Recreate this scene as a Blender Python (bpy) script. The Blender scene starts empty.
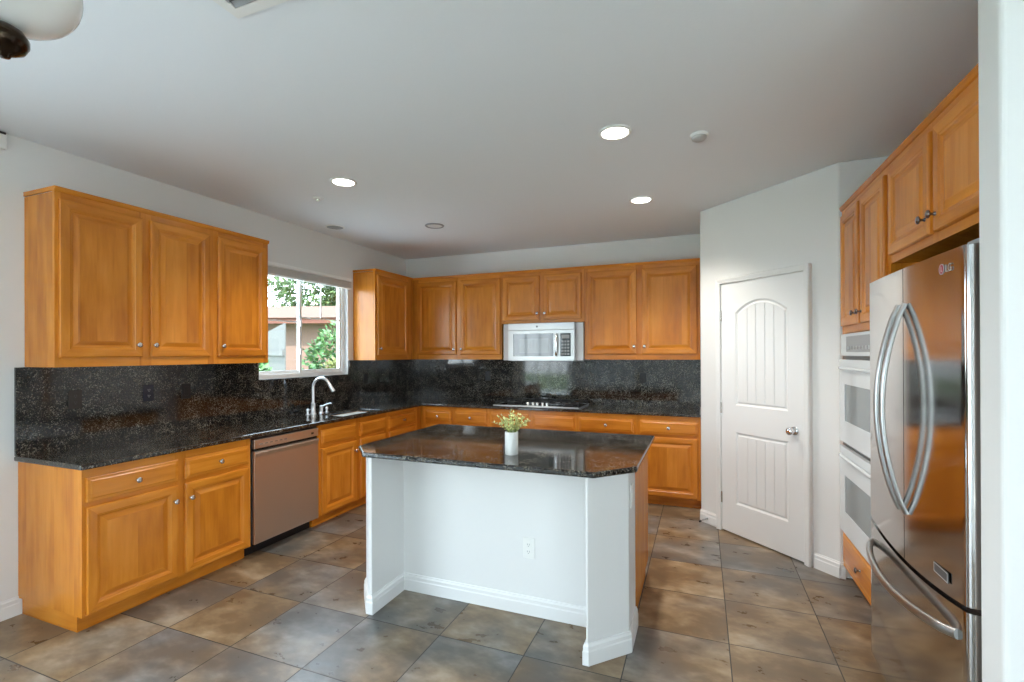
import bpy, bmesh, math, random
from mathutils import Vector, Matrix

S = bpy.context.scene
COL = S.collection
PI = math.pi

# ------------------------------------------------------------------ camera
cam = bpy.data.cameras.new('camera')
cam_o = bpy.data.objects.new('camera', cam)
COL.objects.link(cam_o)
cam.sensor_width = 36.0
cam.lens = 483.94 / 1024 * 36.0
cam.shift_x = 0.00256
cam.shift_y = 0.01123
cam.clip_start = 0.05
R = Matrix(((0.92967868, 0.00416168, 0.36834797),
            (0.36835326, -0.00055930, -0.92968573),
            (-0.00366304, 0.99999118, -0.00205294)))
cam_o.matrix_world = Matrix.Translation((3.6698, -5.5222, 1.4928)) @ R.to_4x4()
S.camera = cam_o

# ------------------------------------------------------------------ view, sky, sun
S.view_settings.view_transform = 'Standard'
S.view_settings.look = 'None'
S.view_settings.gamma = 1.0
S.view_settings.use_curve_mapping = False
S.view_settings.exposure = 1.18
try:
    S.cycles.use_denoising = True
    S.cycles.max_bounces = 12
    S.cycles.diffuse_bounces = 8
    S.cycles.glossy_bounces = 6
    S.cycles.transparent_max_bounces = 12
    S.cycles.sample_clamp_indirect = 6.0
    S.cycles.caustics_reflective = False
    S.cycles.caustics_refractive = False
except Exception:
    pass

W = bpy.data.worlds.new('sky')
S.world = W
W.use_nodes = True
nt = W.node_tree
nt.nodes.clear()
tc = nt.nodes.new('ShaderNodeTexCoord')
sx = nt.nodes.new('ShaderNodeSeparateXYZ')
rmp = nt.nodes.new('ShaderNodeValToRGB')
bg = nt.nodes.new('ShaderNodeBackground')
ow = nt.nodes.new('ShaderNodeOutputWorld')
nt.links.new(tc.outputs['Generated'], sx.inputs[0])
nt.links.new(sx.outputs['Z'], rmp.inputs[0])
cr = rmp.color_ramp
cr.elements[0].position = 0.0
cr.elements[0].color = (0.84, 0.92, 1.0, 1)
cr.elements[1].position = 0.9
cr.elements[1].color = (0.56, 0.76, 1.0, 1)
nt.links.new(rmp.outputs[0], bg.inputs[0])
bg.inputs[1].default_value = 5.0
nt.links.new(bg.outputs[0], ow.inputs[0])

sun = bpy.data.lights.new('sun', 'SUN')
sun.energy = 7.0
sun.angle = math.radians(1.0)
sun.color = (1.0, 0.95, 0.86)
sun_o = bpy.data.objects.new('sun', sun)
COL.objects.link(sun_o)
sun_o.rotation_euler = Vector((-0.42, 0.55, -0.72)).to_track_quat('-Z', 'Y').to_euler()


# ------------------------------------------------------------------ materials
MATS = {}


def L(n, k):
    return n.inputs[k]


def mat(name, color, rough=0.5, metal=0.0, spec=0.5, coat=0.0, emit=None, estr=0.0):
    m = bpy.data.materials.new(name)
    m.use_nodes = True
    b = m.node_tree.nodes['Principled BSDF']
    b.inputs['Base Color'].default_value = (*color, 1)
    b.inputs['Roughness'].default_value = rough
    b.inputs['Metallic'].default_value = metal
    b.inputs['Specular IOR Level'].default_value = spec
    b.inputs['Coat Weight'].default_value = coat
    if emit:
        b.inputs['Emission Color'].default_value = (*emit, 1)
        b.inputs['Emission Strength'].default_value = estr
    MATS[name] = m
    return m


class N:
    """small helper for node graphs"""
    def __init__(self, m):
        self.t = m.node_tree
        self.b = self.t.nodes['Principled BSDF']

    def new(self, kind, **kw):
        n = self.t.nodes.new(kind)
        for k, v in kw.items():
            setattr(n, k, v)
        return n

    def link(self, a, b):
        self.t.links.new(a, b)

    def math(self, op, a, b=None):
        n = self.new('ShaderNodeMath', operation=op)
        for i, v in enumerate((a, b)):
            if v is None:
                continue
            if isinstance(v, (int, float)):
                n.inputs[i].default_value = v
            else:
                self.link(v, n.inputs[i])
        return n.outputs[0]

    def ramp(self, fac, stops, interp='LINEAR'):
        n = self.new('ShaderNodeValToRGB')
        n.color_ramp.interpolation = interp
        e = n.color_ramp.elements
        while len(e) < len(stops):
            e.new(0.5)
        for el, (p, c) in zip(e, stops):
            el.position = p
            el.color = (*c, 1) if len(c) == 3 else c
        self.link(fac, n.inputs[0])
        return n.outputs[0]

    def mix(self, fac, a, b, blend='MIX'):
        n = self.new('ShaderNodeMix', data_type='RGBA', blend_type=blend)
        for sock, v in ((n.inputs[0], fac), (n.inputs[6], a), (n.inputs[7], b)):
            if isinstance(v, (int, float)):
                sock.default_value = v
            elif isinstance(v, tuple):
                sock.default_value = (*v, 1)
            else:
                self.link(v, sock)
        return n.outputs[2]

    def noise(self, vec, scale, detail=3.0, rough=0.55):
        n = self.new('ShaderNodeTexNoise')
        n.inputs['Scale'].default_value = scale
        n.inputs['Detail'].default_value = detail
        n.inputs['Roughness'].default_value = rough
        if vec is not None:
            self.link(vec, n.inputs['Vector'])
        return n.outputs[0]

    def bump(self, h, strength, dist):
        n = self.new('ShaderNodeBump')
        n.inputs['Strength'].default_value = strength
        n.inputs['Distance'].default_value = dist
        self.link(h, n.inputs['Height'])
        self.link(n.outputs[0], self.b.inputs['Normal'])


def wood(name, horizontal, stave=0.15):
    m = mat(name, (0.6, 0.26, 0.06), rough=0.27, spec=0.5)
    g = N(m)
    t = g.new('ShaderNodeTexCoord')
    s = g.new('ShaderNodeSeparateXYZ')
    g.link(t.outputs['Object'], s.inputs[0])
    oi = g.new('ShaderNodeObjectInfo')
    h = g.math('ADD', s.outputs[0], s.outputs[1])
    v = s.outputs[2]
    if horizontal:
        h, v = v, h
    rnd = g.math('MULTIPLY', oi.outputs['Random'], 37.0)
    hh = g.math('ADD', h, rnd)
    st = g.math('FLOOR', g.math('MULTIPLY', hh, 11.0))
    wn = g.new('ShaderNodeTexWhiteNoise', noise_dimensions='1D')
    g.link(st, wn.inputs['W'])
    cb = g.new('ShaderNodeCombineXYZ')
    g.link(g.math('MULTIPLY', hh, 1.0), cb.inputs[0])
    g.link(g.math('MULTIPLY', v, 0.10), cb.inputs[1])
    g.link(g.math('MULTIPLY', wn.outputs[0], 9.0), cb.inputs[2])
    n1 = g.noise(cb.outputs[0], 26.0, 5.0, 0.6)
    cb2 = g.new('ShaderNodeCombineXYZ')
    g.link(hh, cb2.inputs[0])
    g.link(g.math('MULTIPLY', v, 0.45), cb2.inputs[1])
    g.link(g.math('MULTIPLY', wn.outputs[0], 5.0), cb2.inputs[2])
    n2 = g.noise(cb2.outputs[0], 5.0, 3.0, 0.5)
    f = g.math('ADD', g.math('MULTIPLY', n1, 0.38), g.math('MULTIPLY', n2, 0.42))
    f = g.math('ADD', f, g.math('ADD', g.math('MULTIPLY', wn.outputs[0], stave), (0.15 - stave) / 2))
    c = g.ramp(f, [(0.26, (0.39, 0.112, 0.008)), (0.48, (0.60, 0.205, 0.017)), (0.72, (0.77, 0.310, 0.040))])
    g.link(c, g.b.inputs['Base Color'])
    g.bump(n1, 0.06, 0.002)
    return m


WV = wood('maple_upright_grain', False)
WH = wood('maple_level_grain', True)
WC = wood('maple_side_veneer', False, 0.02)


def granite(name):
    m = mat(name, (0.015, 0.015, 0.016), rough=0.07, spec=0.6)
    g = N(m)
    t = g.new('ShaderNodeTexCoord')
    vor = g.new('ShaderNodeTexVoronoi', feature='F1')
    vor.inputs['Scale'].default_value = 190.0
    g.link(t.outputs['Object'], vor.inputs['Vector'])
    sc = g.new('ShaderNodeSeparateColor')
    g.link(vor.outputs['Color'], sc.inputs[0])
    n = g.noise(t.outputs['Object'], 9.0, 4.0, 0.6)
    th = g.math('ADD', sc.outputs[0], g.math('MULTIPLY', g.math('SUBTRACT', n, 0.5), 0.9))
    c = g.ramp(th, [(0.45, (0.007, 0.007, 0.008)), (0.66, (0.022, 0.019, 0.015)), (0.82, (0.065, 0.052, 0.038)), (0.97, (0.21, 0.19, 0.155))])
    g.link(c, g.b.inputs['Base Color'])
    return m


GR = granite('black_speckled_granite')


def paint(name, col, bump=0.15, scale=160.0, rough=0.6):
    m = mat(name, col, rough=rough, spec=0.35)
    g = N(m)
    t = g.new('ShaderNodeTexCoord')
    n = g.noise(t.outputs['Object'], scale, 3.0, 0.6)
    g.bump(n, bump, 0.002)
    return m


WALLP = paint('wall_paint', (0.75, 0.75, 0.745), 0.10, 120.0)
CEILP = paint('ceiling_paint', (0.805, 0.835, 0.865), 0.30, 70.0, 0.8)
TRIM = mat('trim_white', (0.78, 0.78, 0.775), rough=0.32)
DOORP = mat('door_white', (0.80, 0.80, 0.80), rough=0.35)


def tiles():
    m = mat('slate_tile', (0.2, 0.18, 0.15), rough=0.3, spec=0.45)
    g = N(m)
    t = g.new('ShaderNodeTexCoord')
    s = g.new('ShaderNodeSeparateXYZ')
    g.link(t.outputs['Object'], s.inputs[0])
    ts = 0.474
    u = g.math('DIVIDE', g.math('SUBTRACT', s.outputs[0], 3.7963), ts)
    v = g.math('DIVIDE', g.math('SUBTRACT', s.outputs[1], -3.2741), ts)
    fu, fv = g.math('FLOOR', u), g.math('FLOOR', v)
    cb = g.new('ShaderNodeCombineXYZ')
    g.link(fu, cb.inputs[0])
    g.link(fv, cb.inputs[1])
    wn = g.new('ShaderNodeTexWhiteNoise', noise_dimensions='3D')
    g.link(cb.outputs[0], wn.inputs['Vector'])
    off = g.new('ShaderNodeVectorMath', operation='SCALE')
    g.link(wn.outputs['Color'], off.inputs[0])
    off.inputs['Scale'].default_value = 9.0
    ad = g.new('ShaderNodeVectorMath', operation='ADD')
    g.link(t.outputs['Object'], ad.inputs[0])
    g.link(off.outputs[0], ad.inputs[1])
    st = g.new('ShaderNodeMapping')
    st.inputs['Scale'].default_value = (1.0, 1.5, 1.0)
    st.inputs['Rotation'].default_value = (0, 0, 0.5)
    g.link(ad.outputs[0], st.inputs['Vector'])
    n1 = g.noise(st.outputs[0], 2.6, 4.0, 0.56)
    n2 = g.noise(st.outputs[0], 8.0, 4.0, 0.55)
    n3 = g.noise(ad.outputs[0], 1.5, 3.0, 0.5)
    f = g.math('ADD', g.math('MULTIPLY', n1, 0.6), g.math('MULTIPLY', n2, 0.4))
    warm = g.ramp(f, [(0.30, (0.135, 0.088, 0.050)), (0.46, (0.175, 0.116, 0.064)), (0.55, (0.265, 0.188, 0.110)), (0.66, (0.40, 0.315, 0.215))])
    cool = g.ramp(f, [(0.30, (0.096, 0.094, 0.091)), (0.46, (0.118, 0.115, 0.110)), (0.55, (0.170, 0.165, 0.158)), (0.66, (0.27, 0.262, 0.25))])
    k = g.math('ADD', g.math('MULTIPLY', n3, 0.75), g.math('MULTIPLY', wn.outputs['Value'], 0.25))
    k = g.ramp(k, [(0.36, (0, 0, 0)), (0.54, (1, 1, 1))])
    c = g.mix(k, cool, warm)
    du = g.math('ABSOLUTE', g.math('SUBTRACT', g.math('FRACT', u), 0.5))
    dv = g.math('ABSOLUTE', g.math('SUBTRACT', g.math('FRACT', v), 0.5))
    d = g.math('MAXIMUM', du, dv)
    gro = g.math('GREATER_THAN', d, 0.4945)
    c = g.mix(gro, c, (0.05, 0.046, 0.042))
    g.link(c, g.b.inputs['Base Color'])
    rr = g.math('ADD', g.math('MULTIPLY', n2, 0.22), 0.20)
    rr = g.math('MAXIMUM', rr, g.math('MULTIPLY', gro, 0.7))
    g.link(rr, g.b.inputs['Roughness'])
    hgt = g.math('SUBTRACT', g.math('MULTIPLY', f, 0.6), gro)
    g.bump(hgt, 0.25, 0.004)
    return m


TILE = tiles()


def brushed(name, col, rough, along='Z'):
    m = mat(name, col, rough=rough, metal=1.0)
    g = N(m)
    t = g.new('ShaderNodeTexCoord')
    mp = g.new('ShaderNodeMapping')
    mp.inputs['Scale'].default_value = {'Z': (60, 60, 0.8), 'X': (0.8, 60, 60)}[along]
    g.link(t.outputs['Object'], mp.inputs['Vector'])
    n = g.noise(mp.outputs[0], 6.0, 2.0, 0.5)
    g.link(g.math('ADD', g.math('MULTIPLY', n, 0.08), rough - 0.04), g.b.inputs['Roughness'])
    return m


STEEL = brushed('stainless_steel', (0.44, 0.44, 0.44), 0.30, 'X')
STEELD = brushed('stainless_steel_door', (0.58, 0.57, 0.56), 0.11, 'Z')
FILL = brushed('shaded_filler_steel', (0.34, 0.31, 0.30), 0.35, 'X')  # steel with the shadow beside the microwave darkened into its colour
STEELP = brushed('steel_wood_reflection', (0.74, 0.67, 0.63), 0.36, 'X')  # reddish reflection of wood and floor mixed into the steel colour
SATIN = mat('satin_nickel', (0.66, 0.64, 0.60), rough=0.25, metal=1.0)
PEWTER = mat('pewter', (0.22, 0.19, 0.17), rough=0.22, metal=1.0)
BRONZE = mat('oiled_bronze', (0.05, 0.035, 0.025), rough=0.22, metal=1.0)
CHROME = mat('chrome', (0.80, 0.81, 0.83), rough=0.08, metal=1.0)
FAUC = mat('white_chrome', (0.88, 0.90, 0.93), rough=0.18, metal=0.6)
BLACK = mat('black_plastic', (0.012, 0.012, 0.014), rough=0.3)
BLKG = mat('black_glass', (0.01, 0.01, 0.012), rough=0.04, spec=0.6)
IRON = mat('cast_iron', (0.02, 0.02, 0.022), rough=0.5)
GREYP = mat('grey_plastic', (0.30, 0.31, 0.32), rough=0.4)
DGREY = mat('dark_grey_side', (0.10, 0.10, 0.10), rough=0.4, metal=0.3)
OVENW = mat('oven_white_enamel', (0.62, 0.65, 0.67), rough=0.12, spec=0.6)
OVENG = mat('oven_window_glass', (0.20, 0.23, 0.24), rough=0.05, spec=0.6)
DISP = mat('display_grey', (0.28, 0.29, 0.30), rough=0.25)
DETG = mat('pale_grey_plastic', (0.5, 0.5, 0.5), rough=0.4)
SCRN = mat('dark_screen', (0.10, 0.12, 0.12), rough=0.06, spec=0.8)
MICG = mat('microwave_glass', (0.035, 0.045, 0.05), rough=0.05, spec=0.8)
PLAST = mat('white_plastic', (0.82, 0.82, 0.80), rough=0.35)
VINYL = mat('white_vinyl', (0.85, 0.86, 0.86), rough=0.3)
POTW = mat('white_ceramic', (0.82, 0.82, 0.80), rough=0.28)
SOIL = mat('potting_soil', (0.05, 0.035, 0.02), rough=0.9)
LEAF = mat('pale_green_leaf', (0.52, 0.55, 0.24), rough=0.5)
STEM = mat('green_stem', (0.22, 0.28, 0.08), rough=0.6)
SHADEF = mat('blind_fabric', (0.58, 0.57, 0.55), rough=0.8)
LENS = mat('lit_lens', (1, 1, 1), rough=0.4, emit=(1.0, 0.95, 0.82), estr=9.0)
LENSOFF = mat('unlit_lens', (0.75, 0.75, 0.74), rough=0.3)
ALAB = mat('alabaster_glass', (0.93, 0.93, 0.92), rough=0.15, spec=0.6)
ALAB.node_tree.nodes['Principled BSDF'].inputs['Subsurface Weight'].default_value = 0.0
BULB = mat('bulb', (0.9, 0.9, 0.88), rough=0.3)
VENTD = mat('vent_shadow_cavity', (0.05, 0.05, 0.05), rough=0.8)
FENCE = mat('weathered_fence', (0.07, 0.07, 0.066), rough=0.9)
BUSH = mat('bush_leaf', (0.042, 0.105, 0.030), rough=0.55)
BUSHY = mat('yellow_green_leaf', (0.09, 0.10, 0.022), rough=0.55)
TREEL = mat('tree_leaf', (0.055, 0.09, 0.03), rough=0.55)
BARK = mat('bark', (0.14, 0.10, 0.07), rough=0.9)
LAWN = mat('lawn', (0.14, 0.20, 0.07), rough=0.9)
BOUNCEG = mat('bounce_concrete', (0.62, 0.61, 0.58), rough=0.9)
BOUNCEF = mat('bounce_carpet', (0.66, 0.64, 0.60), rough=0.95)
STUCCO = mat('pink_stucco', (0.13, 0.08, 0.065), rough=0.9)
FASCIA = mat('red_brown_fascia', (0.09, 0.03, 0.02), rough=0.8)
ROOFT = mat('pale_pink_roof', (0.15, 0.095, 0.085), rough=0.9)
LOGOR = mat('logo_red', (0.35, 0.03, 0.06), rough=0.3)
LOGOS = mat('logo_silver', (0.75, 0.75, 0.75), rough=0.3, metal=0.5)

for nm in ('bush_leaf', 'yellow_green_leaf', 'tree_leaf', 'pale_green_leaf'):
    g = N(MATS[nm])
    gi = g.new('ShaderNodeNewGeometry')
    base = tuple(g.b.inputs['Base Color'].default_value)[:3]
    c = g.ramp(gi.outputs['Random Per Island'], [(0.0, tuple(x * 0.6 for x in base)), (1.0, tuple(min(1, x * 1.7) for x in base))])
    g.link(c, g.b.inputs['Base Color'])

GLASS = bpy.data.materials.new('window_glass')
GLASS.use_nodes = True
gt = GLASS.node_tree
gt.nodes.clear()
_o = gt.nodes.new('ShaderNodeOutputMaterial')
_m = gt.nodes.new('ShaderNodeMixShader')
_t = gt.nodes.new('ShaderNodeBsdfTransparent')
_t.inputs[0].default_value = (0.96, 0.98, 0.97, 1)
_g = gt.nodes.new('ShaderNodeBsdfGlossy')
_g.inputs['Roughness'].default_value = 0.02
_f = gt.nodes.new('ShaderNodeLayerWeight')
_p = gt.nodes.new('ShaderNodeMath')
_p.operation = 'POWER'
_p.inputs[1].default_value = 5.0
_q = gt.nodes.new('ShaderNodeMath')
_q.operation = 'MULTIPLY_ADD'
_q.inputs[1].default_value = 0.6
_q.inputs[2].default_value = 0.025
gt.links.new(_f.outputs['Facing'], _p.inputs[0])
gt.links.new(_p.outputs[0], _q.inputs[0])
gt.links.new(_q.outputs[0], _m.inputs[0])
gt.links.new(_t.outputs[0], _m.inputs[1])
gt.links.new(_g.outputs[0], _m.inputs[2])
gt.links.new(_m.outputs[0], _o.inputs[0])


# ------------------------------------------------------------------ mesh helpers
def box(bm, x0, x1, y0, y1, z0, z1, mi=0):
    v = [bm.verts.new((x, y, z)) for z in (z0, z1) for y in (y0, y1) for x in (x0, x1)]
    for q in ((0, 2, 3, 1), (4, 5, 7, 6), (0, 1, 5, 4), (2, 6, 7, 3), (0, 4, 6, 2), (1, 3, 7, 5)):
        f = bm.faces.new([v[i] for i in q])
        f.material_index = mi


def prism(bm, pts, z0, z1, mi=0):
    """extrude a counter-clockwise outline in XY from z0 to z1"""
    a = [bm.verts.new((x, y, z0)) for x, y in pts]
    b = [bm.verts.new((x, y, z1)) for x, y in pts]
    n = len(pts)
    bm.faces.new(list(reversed(a))).material_index = mi
    bm.faces.new(b).material_index = mi
    for i in range(n):
        bm.faces.new((a[i], a[(i + 1) % n], b[(i + 1) % n], b[i])).material_index = mi


def prism_xz(bm, pts, y0, y1, mi=0):
    """outline in XZ extruded along Y"""
    a = [bm.verts.new((x, y0, z)) for x, z in pts]
    b = [bm.verts.new((x, y1, z)) for x, z in pts]
    n = len(pts)
    bm.faces.new(a).material_index = mi
    bm.faces.new(list(reversed(b))).material_index = mi
    for i in range(n):
        bm.faces.new((a[(i + 1) % n], a[i], b[i], b[(i + 1) % n])).material_index = mi


def lathe(bm, prof, M=None, seg=24, mi=0):
    """profile [(r, z)] turned about Z, then moved by M"""
    M = M or Matrix()
    rings = []
    for r, z in prof:
        if r < 1e-6:
            rings.append([bm.verts.new(M @ Vector((0, 0, z)))])
        else:
            rings.append([bm.verts.new(M @ Vector((r * math.cos(2 * PI * i / seg), r * math.sin(2 * PI * i / seg), z))) for i in range(seg)])
    for a, b in zip(rings, rings[1:]):
        for i in range(seg):
            j = (i + 1) % seg
            if len(a) == 1 and len(b) == 1:
                continue
            if len(a) == 1:
                f = bm.faces.new((a[0], b[j], b[i]))
            elif len(b) == 1:
                f = bm.faces.new((a[i], a[j], b[0]))
            else:
                f = bm.faces.new((a[i], a[j], b[j], b[i]))
            f.material_index = mi


def tube(bm, pts, rad, seg=12, mi=0, flat=1.0, caps=True):
    """round bar along points; rad a number or a list; flat squashes the section"""
    pts = [Vector(p) for p in pts]
    n = len(pts)
    rads = rad if isinstance(rad, (list, tuple)) else [rad] * n
    ref = None
    rings = []
    for i, p in enumerate(pts):
        d = (pts[min(i + 1, n - 1)] - pts[max(i - 1, 0)]).normalized()
        if ref is None:
            ref = Vector((0, 0, 1)) if abs(d.z) < 0.9 else Vector((1, 0, 0))
            ref = (ref - d * ref.dot(d)).normalized()
        else:
            ref = (ref - d * ref.dot(d)).normalized()
        bi = d.cross(ref)
        rings.append([bm.verts.new(p + (ref * math.cos(2 * PI * k / seg) + bi * math.sin(2 * PI * k / seg) * flat) * rads[i]) for k in range(seg)])
    for a, b in zip(rings, rings[1:]):
        for i in range(seg):
            j = (i + 1) % seg
            bm.faces.new((a[i], a[j], b[j], b[i])).material_index = mi
    if caps:
        bm.faces.new(list(reversed(rings[0]))).material_index = mi
        bm.faces.new(rings[-1]).material_index = mi


def rings_panel(bm, w, h, prof, x0=0.0, z0=0.0, mv=0, mh=1):
    """rectangular face built of mitred rings: prof = [(inset, y)], y negative towards the viewer.
    Side strips take material mv, top and bottom strips mh, the middle mv."""
    rows = []
    for ins, y in prof:
        rows.append([bm.verts.new((x0 + a, y, z0 + b)) for a, b in ((ins, ins), (w - ins, ins), (w - ins, h - ins), (ins, h - ins))])
    for a, b in zip(rows, rows[1:]):
        for i in range(4):
            j = (i + 1) % 4
            f = bm.faces.new((a[i], a[j], b[j], b[i]))
            f.material_index = mh if i in (0, 2) else mv
    bm.faces.new(rows[-1]).material_index = mv
    bm.faces.new(list(reversed(rows[0]))).material_index = mv


def obj(name, bm, mats, parent=None, smooth=None, bevel=0.0, seg=2, loc=None):
    bmesh.ops.recalc_face_normals(bm, faces=bm.faces)
    me = bpy.data.meshes.new(name)
    bm.to_mesh(me)
    bm.free()
    for m in (mats if isinstance(mats, (list, tuple)) else [mats]):
        me.materials.append(m)
    if smooth is not None:
        for p in me.polygons:
            p.use_smooth = True
        me.set_sharp_from_angle(angle=math.radians(smooth))
    o = bpy.data.objects.new(name, me)
    COL.objects.link(o)
    if parent is not None:
        o.parent = parent
    if loc:
        o.location = loc
    if bevel:
        b = o.modifiers.new('bevel', 'BEVEL')
        b.width = bevel
        b.segments = seg
        b.limit_method = 'ANGLE'
        b.angle_limit = math.radians(40)
    return o


def tag(o, label, cat, group=None, kind=None):
    if label:
        o['label'] = label
    if cat:
        o['category'] = cat
    if group:
        o['group'] = group
    if kind:
        o['kind'] = kind
    return o


def thing(name, label, cat, loc=(0, 0, 0), rz=0.0, group=None):
    o = bpy.data.objects.new(name, None)
    o.empty_display_size = 0.1
    COL.objects.link(o)
    o.location = loc
    o.rotation_euler = (0, 0, rz)
    return tag(o, label, cat, group)


def struct(name, bm, m, parent=None, **kw):
    o = obj(name, bm, m, parent, **kw)
    if parent is None:
        o['kind'] = 'structure'
    return o


# ------------------------------------------------------------------ room shell
ZC = 2.755
PX, PY = 3.666, -0.880          # left corner of the pantry wall
QX, QY = 4.5224, -1.7365        # right corner of the pantry wall
XR, YR = 6.6, -9.6              # far right and rear walls
XA = 5.28                       # wall behind fridge and ovens
YS0, YS1 = -3.66, -3.785        # stub wall beside the fridge
XS = 4.44

b = bmesh.new(); box(b, -0.2, XR + 0.2, YR - 0.2, 0.2, -0.12, 0.0)
struct('floor', b, TILE)
b = bmesh.new(); box(b, -0.2, XR + 0.2, YR - 0.2, 0.2, ZC, ZC + 0.15)
struct('ceiling', b, CEILP)


def wall_with_holes(name, axis, p0, p1, a0, a1, holes):
    """wall in plane axis (p0..p1 thick) from a0 to a1, with holes (a, b, z0, z1)"""
    bm = bmesh.new()
    As = sorted({a0, a1, *[h[0] for h in holes], *[h[1] for h in holes]})
    Zs = sorted({0.0, ZC, *[h[2] for h in holes], *[h[3] for h in holes]})
    vs = {}

    def vert(a, z, p):
        k = (a, z, p)
        if k not in vs:
            vs[k] = bm.verts.new((p, a, z) if axis == 'x' else (a, p, z))
        return vs[k]

    def solid(i, j):
        if i < 0 or j < 0 or i >= len(As) - 1 or j >= len(Zs) - 1:
            return False
        ca, cz = (As[i] + As[i + 1]) / 2, (Zs[j] + Zs[j + 1]) / 2
        return not any(h[0] < ca < h[1] and h[2] < cz < h[3] for h in holes)

    for i in range(len(As) - 1):
        for j in range(len(Zs) - 1):
            if not solid(i, j):
                continue
            A, B, C, D = As[i], As[i + 1], Zs[j], Zs[j + 1]
            for p in (p0, p1):
                bm.faces.new([vert(A, C, p), vert(B, C, p), vert(B, D, p), vert(A, D, p)])
            for (di, dj, e) in ((-1, 0, ((A, C), (A, D))), (1, 0, ((B, C), (B, D))), (0, -1, ((A, C), (B, C))), (0, 1, ((A, D), (B, D)))):
                if not solid(i + di, j + dj):
                    (m1, n1), (m2, n2) = e
                    bm.faces.new([vert(m1, n1, p0), vert(m2, n2, p0), vert(m2, n2, p1), vert(m1, n1, p1)])
    return struct(name, bm, WALLP)


KW = (-2.345, -1.160, 1.262, 2.330)            # kitchen window opening y0 y1 z0 z1
PD = (-9.0, -4.75, 0.0, 2.25)                 # patio door in the left wall behind the camera
RW = [(4.7, 6.2, 0.80, 2.30)]   # rear windows x0 x1 z0 z1
GW = (-9.2, -7.0, 0.10, 2.40)                  # unseen window added in the far right wall for more daylight
wall_with_holes('wall_left', 'x', -0.16, 0.0, YR, 0.0, [KW, PD])
wall_with_holes('wall_rear', 'y', YR - 0.16, YR, 0.0, XR, [h for h in RW])
wall_with_holes('wall_far_right', 'x', XR, XR + 0.16, YR, YS1, [GW])
b = bmesh.new(); box(b, 0.0, PX, 0.0, 0.16, 0, ZC); struct('wall_back', b, WALLP)
b = bmesh.new()
prism(b, [(PX, 0.16), (PX, PY), (QX, QY), (XA + 0.1, QY), (XA + 0.1, QY + 0.12), (QX + 0.05, QY + 0.12), (PX + 0.12, PY + 0.05), (PX + 0.12, 0.16)], 0, ZC)
struct('wall_pantry', b, WALLP, bevel=0.012, seg=3)
b = bmesh.new(); box(b, XA, XA + 0.1, YS0, QY, 0, ZC); struct('wall_right', b, WALLP)
b = bmesh.new()
box(b, XS, XR + 0.1, YS1, YS0, 0, ZC)
struct('wall_stub', b, WALLP, bevel=0.014, seg=4)


def baseboard(name, p, q, side, h=0.105, t=0.014, z0=0.0, kids=None):
    """moulded board along p->q standing on the left (side=1) or right (side=-1) of the line"""
    bm = bmesh.new()
    p, q = Vector((*p, 0)), Vector((*q, 0))
    d = (q - p).normalized()
    n = Vector((-d.y, d.x, 0)) * side
    prof = [(0, 0), (t, 0), (t, h * 0.62), (t * 0.8, h * 0.68), (t * 0.8, h * 0.86), (t * 0.45, h * 0.93), (t * 0.35, h), (0, h)]
    A = [bm.verts.new(p + n * a + Vector((0, 0, z0 + z))) for a, z in prof]
    B = [bm.verts.new(q + n * a + Vector((0, 0, z0 + z))) for a, z in prof]
    k = len(prof)
    for i in range(k):
        bm.faces.new((A[i], A[(i + 1) % k], B[(i + 1) % k], B[i]))
    bm.faces.new(A); bm.faces.new(list(reversed(B)))
    return struct(name, bm, TRIM, kids)


baseboard('baseboard_left', (0.001, -4.74), (0.001, -3.958), -1)
baseboard('baseboard_pantry', (PX - 0.002, PY - 0.004), (3.805, -1.021), -1)
baseboard('baseboard_pantry_right', (4.398, -1.614), (QX, QY - 0.002), -1)
baseboard('baseboard_ovens', (QX, QY - 0.001), (4.548, QY - 0.001), -1)
baseboard('baseboard_stub', (XS - 0.012, YS1 - 0.001), (XR, YS1 - 0.001), -1)
baseboard('baseboard_stub_end', (XS - 0.001, YS1 - 0.014), (XS - 0.001, YS0), 1)


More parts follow.
